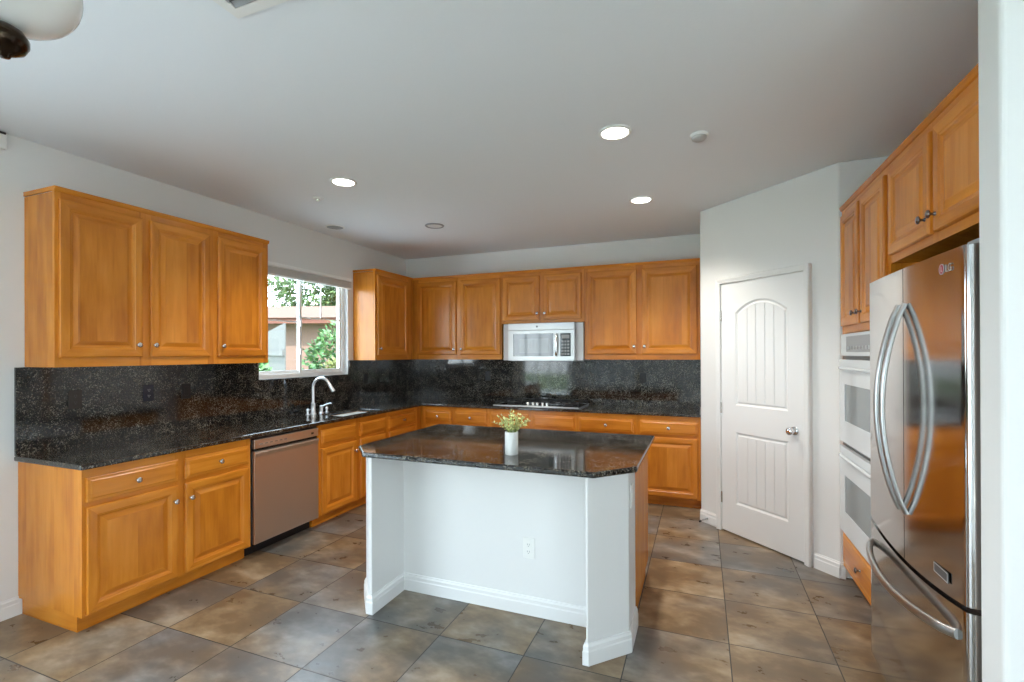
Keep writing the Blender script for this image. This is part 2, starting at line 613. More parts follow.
# ------------------------------------------------------------------ windows
def window(name, axis, pl, a0, a1, z0, z1, fr=0.045, dep=0.05, mull=(0.5,), bars=(), hbar=None, out=1):
    """framed glazing in plane pl; frame top-level structure with sash and pane children"""
    def P(a, p, z):
        return (p, a, z) if axis == 'x' else (a, p, z)

    def bx(bm, A, B, c, d, e, f):
        (x0, y0, _), (x1, y1, _) = P(A, c, 0), P(B, d, 0)
        box(bm, min(x0, x1), max(x0, x1), min(y0, y1), max(y0, y1), e, f)
    g = 0.001
    bm = bmesh.new()
    bx(bm, a0 + g, a0 + fr, pl, pl + dep, z0 + g, z1 - g)
    bx(bm, a1 - fr, a1 - g, pl, pl + dep, z0 + g, z1 - g)
    bx(bm, a0 + fr, a1 - fr, pl, pl + dep, z0 + g, z0 + fr)
    bx(bm, a0 + fr, a1 - fr, pl, pl + dep, z1 - fr, z1 - g)
    w = struct(name, bm, VINYL, bevel=0.003)
    cuts = [a0 + fr] + [a0 + (a1 - a0) * m for m in mull] + [a1 - fr]
    for i, (A, B) in enumerate(zip(cuts, cuts[1:])):
        s = 0.030
        o = 0.006 + 0.016 * (i % 2)
        bm = bmesh.new()
        A2, B2 = A + 0.0005 - (0.014 if i else 0), B - 0.0005 + (0.014 if i < len(cuts) - 2 else 0)
        Z0, Z1 = z0 + fr, z1 - fr
        bx(bm, A2, A2 + s, pl + o, pl + o + 0.015, Z0, Z1)
        bx(bm, B2 - s, B2, pl + o, pl + o + 0.015, Z0, Z1)
        bx(bm, A2 + s, B2 - s, pl + o, pl + o + 0.015, Z0, Z0 + s)
        bx(bm, A2 + s, B2 - s, pl + o, pl + o + 0.015, Z1 - s, Z1)
        sa = obj('sash', bm, VINYL, w, bevel=0.002)
        bm = bmesh.new()
        bx(bm, A2 + s, B2 - s, pl + o + 0.006, pl + o + 0.010, Z0 + s, Z1 - s)
        obj('pane', bm, GLASS, sa)
        for (ii, kind, q, lo, hi) in bars:
            if ii != i:
                continue
            bm = bmesh.new()
            if kind == 'h':
                zz = Z0 + (Z1 - Z0) * q
                bx(bm, A2 + s, B2 - s, pl + o + 0.003, pl + o + 0.013, zz - 0.006, zz + 0.006)
            else:
                aa = A2 + (B2 - A2) * q
                bx(bm, aa - 0.006, aa + 0.006, pl + o + 0.003, pl + o + 0.013, Z0 + (Z1 - Z0) * lo, Z0 + (Z1 - Z0) * hi)
            obj('glazing_bar', bm, VINYL, sa)
    return w


kw = window('window_1', 'x', -0.090, KW[0], KW[1], KW[2], KW[3], mull=(0.465,), bars=((0, 'h', 0.52, 0, 1), (1, 'h', 0.57, 0, 1), (1, 'v', 0.5, 0.57, 1.0)))
bm = bmesh.new()
for z in (1.52, 1.80):
    box(bm, -0.053, -0.037, KW[0] + 0.465 * (KW[1] - KW[0]) - 0.012, KW[0] + 0.465 * (KW[1] - KW[0]) + 0.006, z - 0.03, z + 0.03)
obj('latch', bm, VINYL, kw, bevel=0.003)
window('door_2', 'x', -0.12, PD[0], PD[1], PD[2], PD[3], fr=0.06, mull=(0.25, 0.5, 0.75))
window('window_2', 'y', YR - 0.12, RW[0][0], RW[0][1], RW[0][2], RW[0][3], mull=(0.5,))
window('added_window_3', 'x', XR + 0.06, GW[0], GW[1], GW[2], GW[3], mull=(0.33, 0.67))


def portal(name, loc, direction, sx_, sy_):
    l = bpy.data.lights.new(name, 'AREA')
    l.shape = 'RECTANGLE'
    l.size = sx_
    l.size_y = sy_
    l.cycles.is_portal = True
    o = bpy.data.objects.new(name, l)
    COL.objects.link(o)
    o.location = loc
    o.rotation_euler = Vector(direction).to_track_quat('-Z', 'Y').to_euler()
    return o


portal('portal_kitchen_window', (-0.155, (KW[0] + KW[1]) / 2, (KW[2] + KW[3]) / 2), (1, 0, 0), KW[1] - KW[0], KW[3] - KW[2])
portal('portal_patio_door', (-0.155, (PD[0] + PD[1]) / 2, PD[3] / 2), (1, 0, 0), PD[1] - PD[0], PD[3])
for i, h in enumerate(RW):
    portal('portal_rear_window', ((h[0] + h[1]) / 2, YR - 0.155, (h[2] + h[3]) / 2), (0, 1, 0), h[1] - h[0], h[3] - h[2])
portal('portal_added_window', (XR + 0.155, (GW[0] + GW[1]) / 2, (GW[2] + GW[3]) / 2), (-1, 0, 0), GW[1] - GW[0], GW[3] - GW[2])

# raised blind at the head of the kitchen window
t = thing('window_blind', 'white raised fabric blind bunched at the head of the sink window', 'blind', (0.0, (KW[0] + KW[1]) / 2, 2.230))
hw = (KW[1] - KW[0]) / 2 + 0.012
bm = bmesh.new(); box(bm, 0.002, 0.052, -hw, hw, 0.069, 0.104); obj('headrail', bm, VINYL, t, bevel=0.006)
bm = bmesh.new()
for i in range(6):
    box(bm, 0.008 + 0.002 * (i % 2), 0.046 - 0.003 * (i % 2), -hw + 0.004, hw - 0.004, 0.001 + i * 0.011, 0.011 + i * 0.011)
obj('pleats', bm, SHADEF, t, bevel=0.003)
bm = bmesh.new(); box(bm, 0.006, 0.050, -hw + 0.002, hw - 0.002, -0.016, 0.0); obj('bottom_rail', bm, VINYL, t, bevel=0.004)


# ------------------------------------------------------------------ cabinets
# local frame: x along the run, front face frame at y=0, wall towards +y, z up
DOOR_PROF = [(0.0, 0.0), (0.0, -0.013), (0.004, -0.019), (0.014, -0.0205), (0.046, -0.020), (0.050, -0.0165), (0.056, -0.0155),
             (0.060, -0.009), (0.066, -0.0075), (0.070, -0.0085), (0.094, -0.0165), (0.098, -0.0165)]
DRAW_PROF = [(0.0, 0.0), (0.0, -0.012), (0.003, -0.015), (0.016, -0.0165), (0.019, -0.019), (0.024, -0.0205)]


def knob(parent, x, z, m, y=-0.0205):
    bm = bmesh.new()
    M = Matrix.Translation((x, y, z)) @ Matrix.Rotation(PI / 2, 4, 'X')
    lathe(bm, [(0.0, 0.0), (0.0085, 0.0), (0.0075, 0.003), (0.0055, 0.007), (0.0055, 0.013), (0.0095, 0.017), (0.0150, 0.020), (0.0165, 0.0235), (0.0150, 0.027), (0.009, 0.0295), (0.0, 0.030)], M, 20)
    return obj('knob', bm, m, parent, smooth=50)


def door(parent, x0, x1, z0, z1, kn=None, m=SATIN, label=None):
    bm = bmesh.new()
    rings_panel(bm, x1 - x0, z1 - z0, DOOR_PROF)
    d = obj('door', bm, [WV, WH], parent, loc=(x0, -0.0006, z0))
    if kn:
        knob(d, kn[0] - x0, kn[1] - z0, m)
    return d


def drawer(parent, x0, x1, z0, z1, kn=True, m=SATIN, name='drawer'):
    bm = bmesh.new()
    rings_panel(bm, x1 - x0, z1 - z0, DRAW_PROF, mv=1, mh=1)
    d = obj(name, bm, [WV, WH], parent, loc=(x0, -0.0006, z0))
    if kn:
        knob(d, (x1 - x0) / 2, (z1 - z0) / 2, m)
    return d


def carcass(parent, w, dep, z0, z1, openings, hollow=False):
    """side panels, back, bottom in one mesh plus a face frame with openings (x0, x1, za, zb)"""
    bm = bmesh.new()
    if hollow:
        for q in ((0, 0.018, 0.0195, dep, z0, z1), (w - 0.018, w, 0.0195, dep, z0, z1), (0.018, w - 0.018, dep - 0.008, dep, z0, z1), (0.018, w - 0.018, 0.0195, dep - 0.008, z0, z0 + 0.018)):
            box(bm, *q)
    else:
        box(bm, 0, w, 0.0195, dep, z0, z1)
    obj('carcass', bm, [WC], parent, bevel=0.0012, seg=1)
    bm = bmesh.new()
    Xs = sorted({0.0, w, *[o[0] for o in openings], *[o[1] for o in openings]})
    Zs = sorted({z0, z1, *[o[2] for o in openings], *[o[3] for o in openings]})
    for i in range(len(Xs) - 1):
        for j in range(len(Zs) - 1):
            cx, cz = (Xs[i] + Xs[i + 1]) / 2, (Zs[j] + Zs[j + 1]) / 2
            hole = any(o[0] < cx < o[1] and o[2] < cz < o[3] for o in openings)
            if hole:
                continue
            rail = any(o[0] < cx < o[1] for o in openings)
            box(bm, Xs[i], Xs[i + 1], 0.0, 0.019, Zs[j], Zs[j + 1], 1 if rail else 0)
    bmesh.ops.remove_doubles(bm, verts=bm.verts, dist=1e-5)
    dup = {}
    for f in list(bm.faces):
        k = tuple(sorted(v.index for v in f.verts)) if False else tuple(sorted(((round(v.co.x, 5), round(v.co.y, 5), round(v.co.z, 5)) for v in f.verts)))
        dup.setdefault(k, []).append(f)
    kill = [f for fs in dup.values() if len(fs) > 1 for f in fs]
    bmesh.ops.delete(bm, geom=kill, context='FACES_ONLY')
    obj('face_frame', bm, [WV, WH], parent)


def inner(x0, x1, z0, z1, g=0.012):
    return (x0 + g, x1 - g, z0 + g, z1 - g)


def top_trim(parent, x0, x1, dep, z, left=False, right=False):
    bm = bmesh.new()
    o = 0.014
    oe = 0.004
    xl, xr = x0 - (oe if left else 0), x1 + (oe if right else 0)
    prof = [(0.0, 0.0), (-0.006, 0.003), (-0.010, 0.010), (-0.014, 0.020), (-0.014, 0.028), (0.02, 0.028), (0.02, 0.0)]
    A = [bm.verts.new((xl, y, z + q)) for y, q in prof]
    B = [bm.verts.new((xr, y, z + q)) for y, q in prof]
    k = len(prof)
    for i in range(k):
        bm.faces.new((A[i], A[(i + 1) % k], B[(i + 1) % k], B[i]))
    bm.faces.new(A); bm.faces.new(list(reversed(B)))
    if left:
        box(bm, xl, x0 + 0.006, 0.0205, dep, z + 0.004, z + 0.028)
    if right:
        box(bm, x1 - 0.006, xr, 0.0205, dep, z + 0.004, z + 0.028)
    obj('top_trim', bm, [WH], parent)


def upper(label, loc, rz, w, dep, z0, z1, doors, trimL=False, trimR=False, m=SATIN, name='wall_cabinet', group=None, frame_only=()):
    t = thing(name, label, 'cabinet', (loc[0], loc[1], z0), rz, group)
    H = z1 - z0
    carcass(t, w, dep, 0, H - 0.028, [inner(a, b_, c - z0, d - z0) for (a, b_, c, d, *_) in doors])
    for (a, b_, c, d, kx, kz) in doors:
        door(t, a, b_, c - z0, d - z0, (kx, kz - z0), m)
    top_trim(t, 0, w, dep, H - 0.028, trimL, trimR)
    return t


def base(label, loc, rz, w, dep, drawers, doors, m=SATIN, kick=(0.0, 0.0), name='base_cabinet', kz=0.0937, zt=0.8825, group=None):
    t = thing(name, label, 'cabinet', loc, rz, group)
    ops = [inner(a, b_, c, d) for (a, b_, c, d, *_) in drawers] + [inner(a, b_, c, d) for (a, b_, c, d, *_) in doors]
    carcass(t, w, dep, kz, zt, ops, 'sink' in label)
    for (a, b_, c, d, k) in drawers:
        drawer(t, a, b_, c, d, k, m, 'drawer' if k else 'false_front')
    for (a, b_, c, d, kx, kzz) in doors:
        door(t, a, b_, c, d, (kx, kzz) if kx is not None else None, m)
    bm = bmesh.new()
    box(bm, kick[0], w - kick[1], 0.064, dep - 0.02, 0.001, kz - 0.0005)
    obj('toe_kick', bm, [WH], t)
    return t


ZU0, ZU1 = 1.4235, 2.443
ZD0, ZD1 = 1.480, 2.375
LF = 0.301         # upper face plane x (left run) / -y (back run)
GAP = 0.0015


# left run uppers: local x -> world +y, so local origin at the near end
def ly(y, y0):
    return y - y0


y0 = -3.940
upper('honey maple wall cabinet with two doors, left end of the left wall', (LF, y0, 0), PI / 2, 0.949, LF - 0.001, ZU0, ZU1,
      [(0.017, 0.454, ZD0, ZD1, 0.420, 1.556), (0.502, 0.918, ZD0, ZD1, 0.521, 1.556)], trimL=True)
y0 = -2.990
upper('honey maple wall cabinet with one door, just left of the sink window', (LF, y0, 0), PI / 2, 0.489, LF - 0.001, ZU0, ZU1,
      [(0.030, 0.455, ZD0, ZD1, 0.058, 1.556)], trimR=True)
y0 = -1.0715
upper('honey maple wall cabinet right of the sink window, in the back corner', (LF, y0, 0), PI / 2, 1.0715 - LF - 0.0215, LF - 0.001, ZU0, ZU1,
      [(0.032, 0.632, ZD0, ZD1, 0.062, 1.552)], trimL=True)
# back run uppers: local x -> world x
x0 = 0.001
upper('honey maple two-door wall cabinet on the back wall, left of the microwave', (x0, -LF, 0), 0, 1.507, LF - 0.001, ZU0, ZU1,
      [(0.366, 0.912, ZD0, ZD1, 0.890, 1.545), (0.969, 1.490, ZD0, ZD1, 0.992, 1.545)])
x0 = 1.510
upper('short two-door maple cabinet above the microwave', (x0, -LF, 0), 0, 0.974, LF - 0.001, 1.838, ZU1,
      [(0.016, 0.461, 1.872, ZD1, 0.442, 1.943), (0.508, 0.943, 1.872, ZD1, 0.530, 1.943)])
x0 = 2.486
upper('honey maple two-door wall cabinet between microwave and pantry wall', (x0, -LF, 0), 0, 1.177, LF - 0.001, ZU0, ZU1,
      [(0.026, 0.556, ZD0, ZD1, 0.532, 1.562), (0.612, 1.150, ZD0, ZD1, 0.636, 1.562)])

# left run base cabinets
BF = 0.610
DZ0, DZ1 = 0.704, 0.836
OZ0, OZ1 = 0.106, 0.678
y0 = -3.970
base('maple base cabinet with two drawers over two doors, left of the dishwasher', (BF, y0, 0), PI / 2, 1.033, BF - 0.001,
     [(0.016, 0.502, DZ0, DZ1, True), (0.546, 1.010, DZ0, DZ1, True)],
     [(0.016, 0.502, OZ0, OZ1, 0.474, 0.582), (0.546, 1.010, OZ0, OZ1, 0.574, 0.582)], kick=(0.010, 0.0))
y0 = -2.274
base('maple sink base with two plain false fronts, right of the dishwasher', (BF, y0, 0), PI / 2, 0.979, BF - 0.001,
     [(0.036, 0.489, DZ0, DZ1, False), (0.547, 0.945, DZ0, DZ1, False)],
     [(0.036, 0.489, OZ0, OZ1, 0.460, 0.582), (0.547, 0.945, OZ0, OZ1, 0.575, 0.582)])
y0 = -1.293
base('narrow maple drawer base at the far corner end of the left run', (BF, y0, 0), PI / 2, 1.293 - BF - 0.022, BF - 0.001,
     [(0.033, 0.531, DZ0, DZ1, True)], [(0.033, 0.531, OZ0, OZ1, 0.505, 0.582)])
# back run base cabinets
bb = [('maple base cabinet in the back corner, left end of the back run', 0.001, 1.034, (0.671, 1.012), True, 'n'),
      ('maple drawer base left of the cooktop on the back wall', 1.036, 1.481, (1.063, 1.456), True, 'n'),
      ('wide maple base with false fronts directly under the cooktop', 1.483, 2.471, None, False, 'n'),
      ('maple drawer base right of the cooktop, second from the pantry wall', 2.473, 3.076, (2.499, 3.047), True, 'n'),
      ('maple base cabinet against the pantry wall with its door in full view', 3.078, 3.664, (3.109, 3.640), True, 'n')]
for lab, xa, xb, dr, k, _ in bb:
    if dr:
        a, c = dr[0] - xa, dr[1] - xa
        base(lab, (xa, -BF, 0), 0, xb - xa, BF - 0.001, [(a, c, DZ0, DZ1, k)], [(a, c, OZ0, OZ1, c - 0.03 if xa < 3 else None, 0.60)])
    else:
        d2 = [(0.028, 0.460), (0.517, 0.964)]
        base(lab, (xa, -BF, 0), 0, xb - xa, BF - 0.001, [(p, q, DZ0, DZ1, False) for p, q in d2],
             [(d2[0][0], d2[0][1], OZ0, OZ1, 0.43, 0.60), (d2[1][0], d2[1][1], OZ0, OZ1, 0.545, 0.60)])

# ------------------------------------------------------------------ granite worktop with sink cut-out
CD = 0.642
SK = (0.275, 0.565, -1.900, -1.335)
bm = bmesh.new()
Xs = [0.001, SK[0], SK[1], CD, 3.664]
Ys = [-3.990, SK[2], SK[3], -CD, -0.001]
vs = {}


def gv(x, y, z):
    k = (x, y, z)
    if k not in vs:
        vs[k] = bm.verts.new(k)
    return vs[k]


def cell_in(i, j):
    if i < 0 or j < 0 or i > 3 or j > 3:
        return False
    if i == 1 and j == 1:
        return False
    return i < 3 or j == 3


Z0c, Z1c = 0.884, 0.914
for i in range(4):
    for j in range(4):
        if not cell_in(i, j):
            continue
        A, B, C, D = Xs[i], Xs[i + 1], Ys[j], Ys[j + 1]
        bm.faces.new((gv(A, C, Z1c), gv(B, C, Z1c), gv(B, D, Z1c), gv(A, D, Z1c)))
        bm.faces.new((gv(A, D, Z0c), gv(B, D, Z0c), gv(B, C, Z0c), gv(A, C, Z0c)))
        for di, dj, e in ((-1, 0, ((A, C), (A, D))), (1, 0, ((B, D), (B, C))), (0, -1, ((B, C), (A, C))), (0, 1, ((A, D), (B, D)))):
            if not cell_in(i + di, j + dj):
                (a1, c1), (a2, c2) = e
                bm.faces.new((gv(a1, c1, Z0c), gv(a2, c2, Z0c), gv(a2, c2, Z1c), gv(a1, c1, Z1c)))
tag(obj('countertop', bm, GR, None, bevel=0.009, seg=3), 'black speckled granite L-shaped worktop along left and back walls', 'countertop')

# granite backsplashes
bm = bmesh.new()
ZB1 = 1.4225
box(bm, 0.0005, 0.018, -3.985, KW[0] - 0.002, 0.9145, ZB1)
box(bm, 0.0005, 0.018, KW[0] - 0.002, KW[1] + 0.002, 0.9145, KW[2] - 0.006)
box(bm, 0.0005, 0.018, KW[1] + 0.002, -0.0195, 0.9145, ZB1)
bmesh.ops.remove_doubles(bm, verts=bm.verts, dist=1e-5)
tag(obj('backsplash', bm, GR), 'black granite backsplash under the window along the left wall', 'backsplash')
bm = bmesh.new(); box(bm, 0.001, 3.6645, -0.018, -0.0005, 0.9145, ZB1)
tag(obj('backsplash', bm, GR), 'black granite backsplash behind the cooktop on the back wall', 'backsplash')
bm = bmesh.new(); box(bm, -0.0385, 0.026, KW[0] + 0.001, KW[1] - 0.001, KW[2] - 0.0055, KW[2] + 0.006)
tag(obj('window_sill', bm, GR, None, bevel=0.003), 'granite ledge across the bottom of the sink window', 'sill')

# sink
t = thing('sink', 'white undermount double-bowl sink below the window', 'sink', (SK[0], SK[2], 0.68))
sw, sl = SK[1] - SK[0], SK[3] - SK[2]


def bowl(ya, yb):
    bm = bmesh.new()
    r = [(0.0, 0.2025), (0.006, 0.10), (0.014, 0.03), (0.05, 0.004)]
    rows = []
    for ins, z in r:
        rows.append([bm.verts.new(p) for p in ((ins, ya + ins, z), (sw - ins, ya + ins, z), (sw - ins, yb - ins, z), (ins, yb - ins, z))])
    for a, c in zip(rows, rows[1:]):
        for i in range(4):
            j = (i + 1) % 4
            bm.faces.new((a[i], a[j], c[j], c[i]))
    bm.faces.new(rows[-1])
    o = obj('bowl', bm, POTW, t)
    sm = o.modifiers.new('thick', 'SOLIDIFY'); sm.thickness = 0.003; sm.offset = -1
    bv = o.modifiers.new('bevel', 'BEVEL'); bv.width = 0.012; bv.segments = 3
    return o


for ya, yb in ((0.002, sl / 2 - 0.008), (sl / 2 + 0.008, sl - 0.002)):
    bw = bowl(ya, yb)
    bm = bmesh.new()
    lathe(bm, [(0.0, 0.0), (0.036, 0.0), (0.040, 0.003), (0.036, 0.005), (0.020, 0.004), (0.0, 0.002)], Matrix.Translation((sw / 2, (ya + yb) / 2, 0.006)), 20)
    obj('drain', bm, CHROME, bw, smooth=40)
bm = bmesh.new(); box(bm, 0.002, sw - 0.002, sl / 2 - 0.0075, sl / 2 + 0.0075, 0.02, 0.195); obj('divider', bm, POTW, t, bevel=0.004)

# faucet set
ZT = 0.9145
t = thing('faucet', 'tall white gooseneck kitchen faucet behind the sink', 'faucet', (0.195, -1.885, ZT))
bm = bmesh.new()
lathe(bm, [(0.0, 0.0), (0.029, 0.0), (0.029, 0.006), (0.024, 0.012), (0.021, 0.05), (0.019, 0.10), (0.021, 0.105), (0.014, 0.115), (0.0, 0.118)], None, 20)
obj('base', bm, FAUC, t, smooth=40)
pts = [(0, 0, 0.112), (0, 0, 0.20), (0, 0, 0.26)]
for k in range(1, 13):
    a = PI - PI * k / 12 * 0.86
    pts.append((0.095 + 0.095 * math.cos(a), 0.012 * k / 12, 0.262 + 0.088 * math.sin(a)))
bm = bmesh.new(); tube(bm, pts, 0.0135, 14); obj('spout', bm, FAUC, t, smooth=60)
p1, p2 = Vector(pts[-1]), Vector(pts[-2])
d = (p1 - p2).normalized()
bm = bmesh.new(); tube(bm, [p1 - d * 0.005, p1 + d * 0.03, p1 + d * 0.085, p1 + d * 0.09], [0.0135, 0.0165, 0.0185, 0.015], 16); obj('spray_head', bm, FAUC, t, smooth=50)
bm = bmesh.new(); lathe(bm, [(0, 0), (0.024, 0), (0.024, 0.006), (0.017, 0.012), (0.016, 0.05), (0.019, 0.058), (0.017, 0.075), (0, 0.082)], None, 20); t = obj('lever_base', bm, FAUC, t, smooth=40, loc=(0.010, 0.095, 0))
bm = bmesh.new(); tube(bm, [(0, 0, 0.066), (0.035, 0.015, 0.080), (0.075, 0.03, 0.096), (0.095, 0.036, 0.094)], [0.009, 0.008, 0.007, 0.006], 12); obj('lever', bm, FAUC, t, smooth=60)
for lab, x, y in (('short white soap dispenser left of the gooseneck faucet', 0.175, -1.935), ('short white air-gap cap, rightmost fitting behind the sink', 0.205, -1.715)):
    t = thing('soap_dispenser' if 'soap' in lab else 'air_gap', lab, 'sink fitting', (x, y, ZT))
    bm = bmesh.new(); lathe(bm, [(0, 0), (0.021, 0), (0.021, 0.005), (0.012, 0.010), (0.011, 0.030), (0.016, 0.034), (0.016, 0.05), (0.010, 0.056), (0, 0.058)], None, 18); obj('body', bm, FAUC, t, smooth=40)
    if 'soap' in lab:
        bm = bmesh.new(); tube(bm, [(0, 0, 0.045), (0.02, 0, 0.052), (0.045, 0, 0.050)], 0.005, 10); obj('nozzle', bm, FAUC, t, smooth=60)

# ------------------------------------------------------------------ dishwasher
t = thing('dishwasher', 'stainless steel dishwasher built in under the left worktop', 'dishwasher', (0.61, -2.606, 0), PI / 2)
w = 0.316
bm = bmesh.new(); box(bm, -w - 0.008, w + 0.008, 0.002, 0.57, 0.10, 0.88); obj('tub', bm, BLACK, t)
bm = bmesh.new(); box(bm, -w, w, -0.024, 0.0, 0.100, 0.775); box(bm, -w, w, -0.030, -0.024, 0.700, 0.775)
bmesh.ops.remove_doubles(bm, verts=bm.verts, dist=1e-5)
bm.free()
bm = bmesh.new()
prism_pts = [(0.0, 0.100), (-0.022, 0.100), (-0.026, 0.108), (-0.026, 0.735), (-0.034, 0.765), (-0.030, 0.778), (-0.012, 0.781), (0.0, 0.781)]
A = [bm.verts.new((-w, y, z)) for y, z in prism_pts]; B = [bm.verts.new((w, y, z)) for y, z in prism_pts]
k = len(prism_pts)
for i in range(k):
    bm.faces.new((A[i], A[(i + 1) % k], B[(i + 1) % k], B[i]))
bm.faces.new(A); bm.faces.new(list(reversed(B)))
obj('door', bm, STEELP, t, bevel=0.002)
bm = bmesh.new(); box(bm, -w, w, -0.026, 0.0, 0.800, 0.866)
cp = obj('control_panel', bm, STEELP, t, bevel=0.003)
for i in range(6):
    bm = bmesh.new(); box(bm, -0.27 + i * 0.045, -0.245 + i * 0.045, -0.0275, -0.0262, 0.826, 0.833); obj('button', bm, GREYP, cp)
bm = bmesh.new(); box(bm, 0.235, 0.262, -0.0275, -0.0262, 0.822, 0.838); obj('badge', bm, DGREY, cp)
bm = bmesh.new(); box(bm, -w, w, 0.075, 0.09, 0.004, 0.098); obj('kick_plate', bm, BLACK, t)

# ------------------------------------------------------------------ microwave
t = thing('microwave', 'stainless over-the-range microwave between the wall cabinets above the cooktop', 'microwave', (2.012, 0, 1.413))
H = 0.418
bm = bmesh.new(); box(bm, -0.382, 0.382, -0.372, -0.0195, 0.0, H); obj('casing', bm, STEEL, t, bevel=0.003)
for s in (-1, 1):
    bm = bmesh.new(); xa, xb = sorted((s * 0.3825, s * 0.470)); box(bm, xa, xb, -0.335, -0.0195, 0.0, H); obj('filler_panel', bm, FILL, t, bevel=0.002)
bm = bmesh.new(); box(bm, -0.384, 0.384, -0.402, -0.373, 0.338, H); obj('vent_rail', bm, STEEL, t, bevel=0.004)
# door: stainless frame around dark window
bm = bmesh.new()
dx0, dx1 = -0.384, 0.384
for q in ((dx0, -0.325, 0.0, 0.336), (0.150, 0.225, 0.0, 0.336), (-0.325, 0.150, 0.0, 0.048), (-0.325, 0.150, 0.300, 0.336), (0.225, dx1, 0.0, 0.048), (0.225, dx1, 0.300, 0.336), (0.345, dx1, 0.048, 0.300)):
    box(bm, q[0], q[1], -0.402, -0.373, q[2], q[3])
bmesh.ops.remove_doubles(bm, verts=bm.verts, dist=1e-5)
dr = obj('door', bm, STEEL, t)
bm = bmesh.new(); box(bm, -0.325, 0.150, -0.398, -0.376, 0.048, 0.300); obj('window', bm, MICG, dr)
bm = bmesh.new(); box(bm, -0.250, 0.095, -0.3988, -0.3982, 0.085, 0.245); obj('mesh_screen', bm, SCRN, dr)
bm = bmesh.new(); box(bm, 0.225, 0.345, -0.398, -0.376, 0.048, 0.300)
cp = obj('keypad', bm, MICG, t)
for r_ in range(5):
    for c_ in range(3):
        bm = bmesh.new(); box(bm, 0.240 + c_ * 0.032, 0.264 + c_ * 0.032, -0.3992, -0.3982, 0.062 + r_ * 0.034, 0.084 + r_ * 0.034); obj('button', bm, DISP, cp)
bm = bmesh.new(); box(bm, 0.240, 0.328, -0.3992, -0.3982, 0.242, 0.282); obj('display', bm, DISP, cp)
bm = bmesh.new()
tube(bm, [(0.188, -0.403, 0.055), (0.188, -0.428, 0.062), (0.188, -0.434, 0.090), (0.188, -0.434, 0.250), (0.188, -0.428, 0.285), (0.188, -0.403, 0.292)], 0.013, 12)
obj('handle', bm, CHROME, dr, smooth=60)
bm = bmesh.new(); lathe(bm, [(0, 0), (0.012, 0), (0.012, 0.002), (0, 0.002)], Matrix.Translation((-0.04, -0.4025, 0.378)) @ Matrix.Rotation(PI / 2, 4, 'X'), 16); obj('badge', bm, DGREY, t)
bm = bmesh.new(); box(bm, -0.36, 0.36, -0.36, -0.10, -0.006, -0.0005); obj('grease_filter', bm, GREYP, t)

# ------------------------------------------------------------------ cooktop
t = thing('cooktop', 'black gas cooktop with steel front rail set in the back worktop', 'cooktop', (2.010, -0.355, ZT))
bm = bmesh.new(); box(bm, -0.478, 0.478, -0.235, 0.235, 0.0, 0.010); obj('glass_top', bm, BLKG, t, bevel=0.003)
bm = bmesh.new(); box(bm, -0.482, 0.482, -0.262, -0.236, 0.0, 0.016); obj('front_rail', bm, STEEL, t, bevel=0.004)
bm = bmesh.new(); box(bm, -0.482, -0.4785, -0.235, 0.237, 0.0, 0.013); box(bm, 0.4785, 0.482, -0.235, 0.237, 0.0, 0.013); box(bm, -0.4785, 0.4785, 0.2355, 0.239, 0.0, 0.013); obj('side_trim', bm, STEEL, t)
for i, (x, y, r) in enumerate(((-0.33, -0.10, 0.040), (-0.33, 0.12, 0.050), (0.0, 0.09, 0.060), (0.33, -0.10, 0.050), (0.33, 0.12, 0.040))):
    bm = bmesh.new()
    lathe(bm, [(0, 0), (r, 0), (r, 0.008), (r * 0.8, 0.012), (r * 0.8, 0.018), (r * 0.7, 0.022), (0, 0.022)], Matrix.Translation((x, y, 0.0102)), 24)
    obj('burner', bm, IRON, t, smooth=40)
for x0g, x1g in ((-0.465, -0.170), (-0.160, 0.160), (0.170, 0.465)):
    bm = bmesh.new()
    ya, yb = (-0.215, 0.215) if abs(x0g + x1g) > 0.1 else (-0.09, 0.215)
    z = 0.046
    for (p, q) in (((x0g, ya), (x1g, ya)), ((x0g, yb), (x1g, yb)), ((x0g, ya), (x0g, yb)), ((x1g, ya), (x1g, yb)), ((x0g, (ya + yb) / 2), (x1g, (ya + yb) / 2)), (((x0g + x1g) / 2, ya), ((x0g + x1g) / 2, yb))):
        tube(bm, [(p[0], p[1], z), (q[0], q[1], z)], 0.0065, 8)
    for p in ((x0g, ya), (x1g, ya), (x0g, yb), (x1g, yb)):
        tube(bm, [(p[0], p[1], 0.0103), (p[0], p[1], z)], 0.007, 8)
    obj('grate', bm, IRON, t, smooth=50)
for i in range(5):
    bm = bmesh.new()
    M = Matrix.Translation((-0.105 + i * 0.055, -0.170 + (0.02 if i % 2 else 0), 0.0102))
    lathe(bm, [(0, 0), (0.021, 0), (0.021, 0.004), (0.017, 0.008), (0.016, 0.030), (0.013, 0.034), (0, 0.034)], M, 18)
    obj('control_knob', bm, SATIN, t, smooth=40)

# ------------------------------------------------------------------ outlets and switches on the granite
def plate(name, label, loc, rz, m, style, group=None, parent=None, pw=0.072, ph=0.117):
    t = thing(name, label, 'outlet' if 'outlet' in name else 'switch', loc, rz, group) if parent is None else None
    if parent is not None:
        t = bpy.data.objects.new(name, None); COL.objects.link(t); t.parent = parent; t.location = loc; t.rotation_euler = (0, 0, rz)
    return t


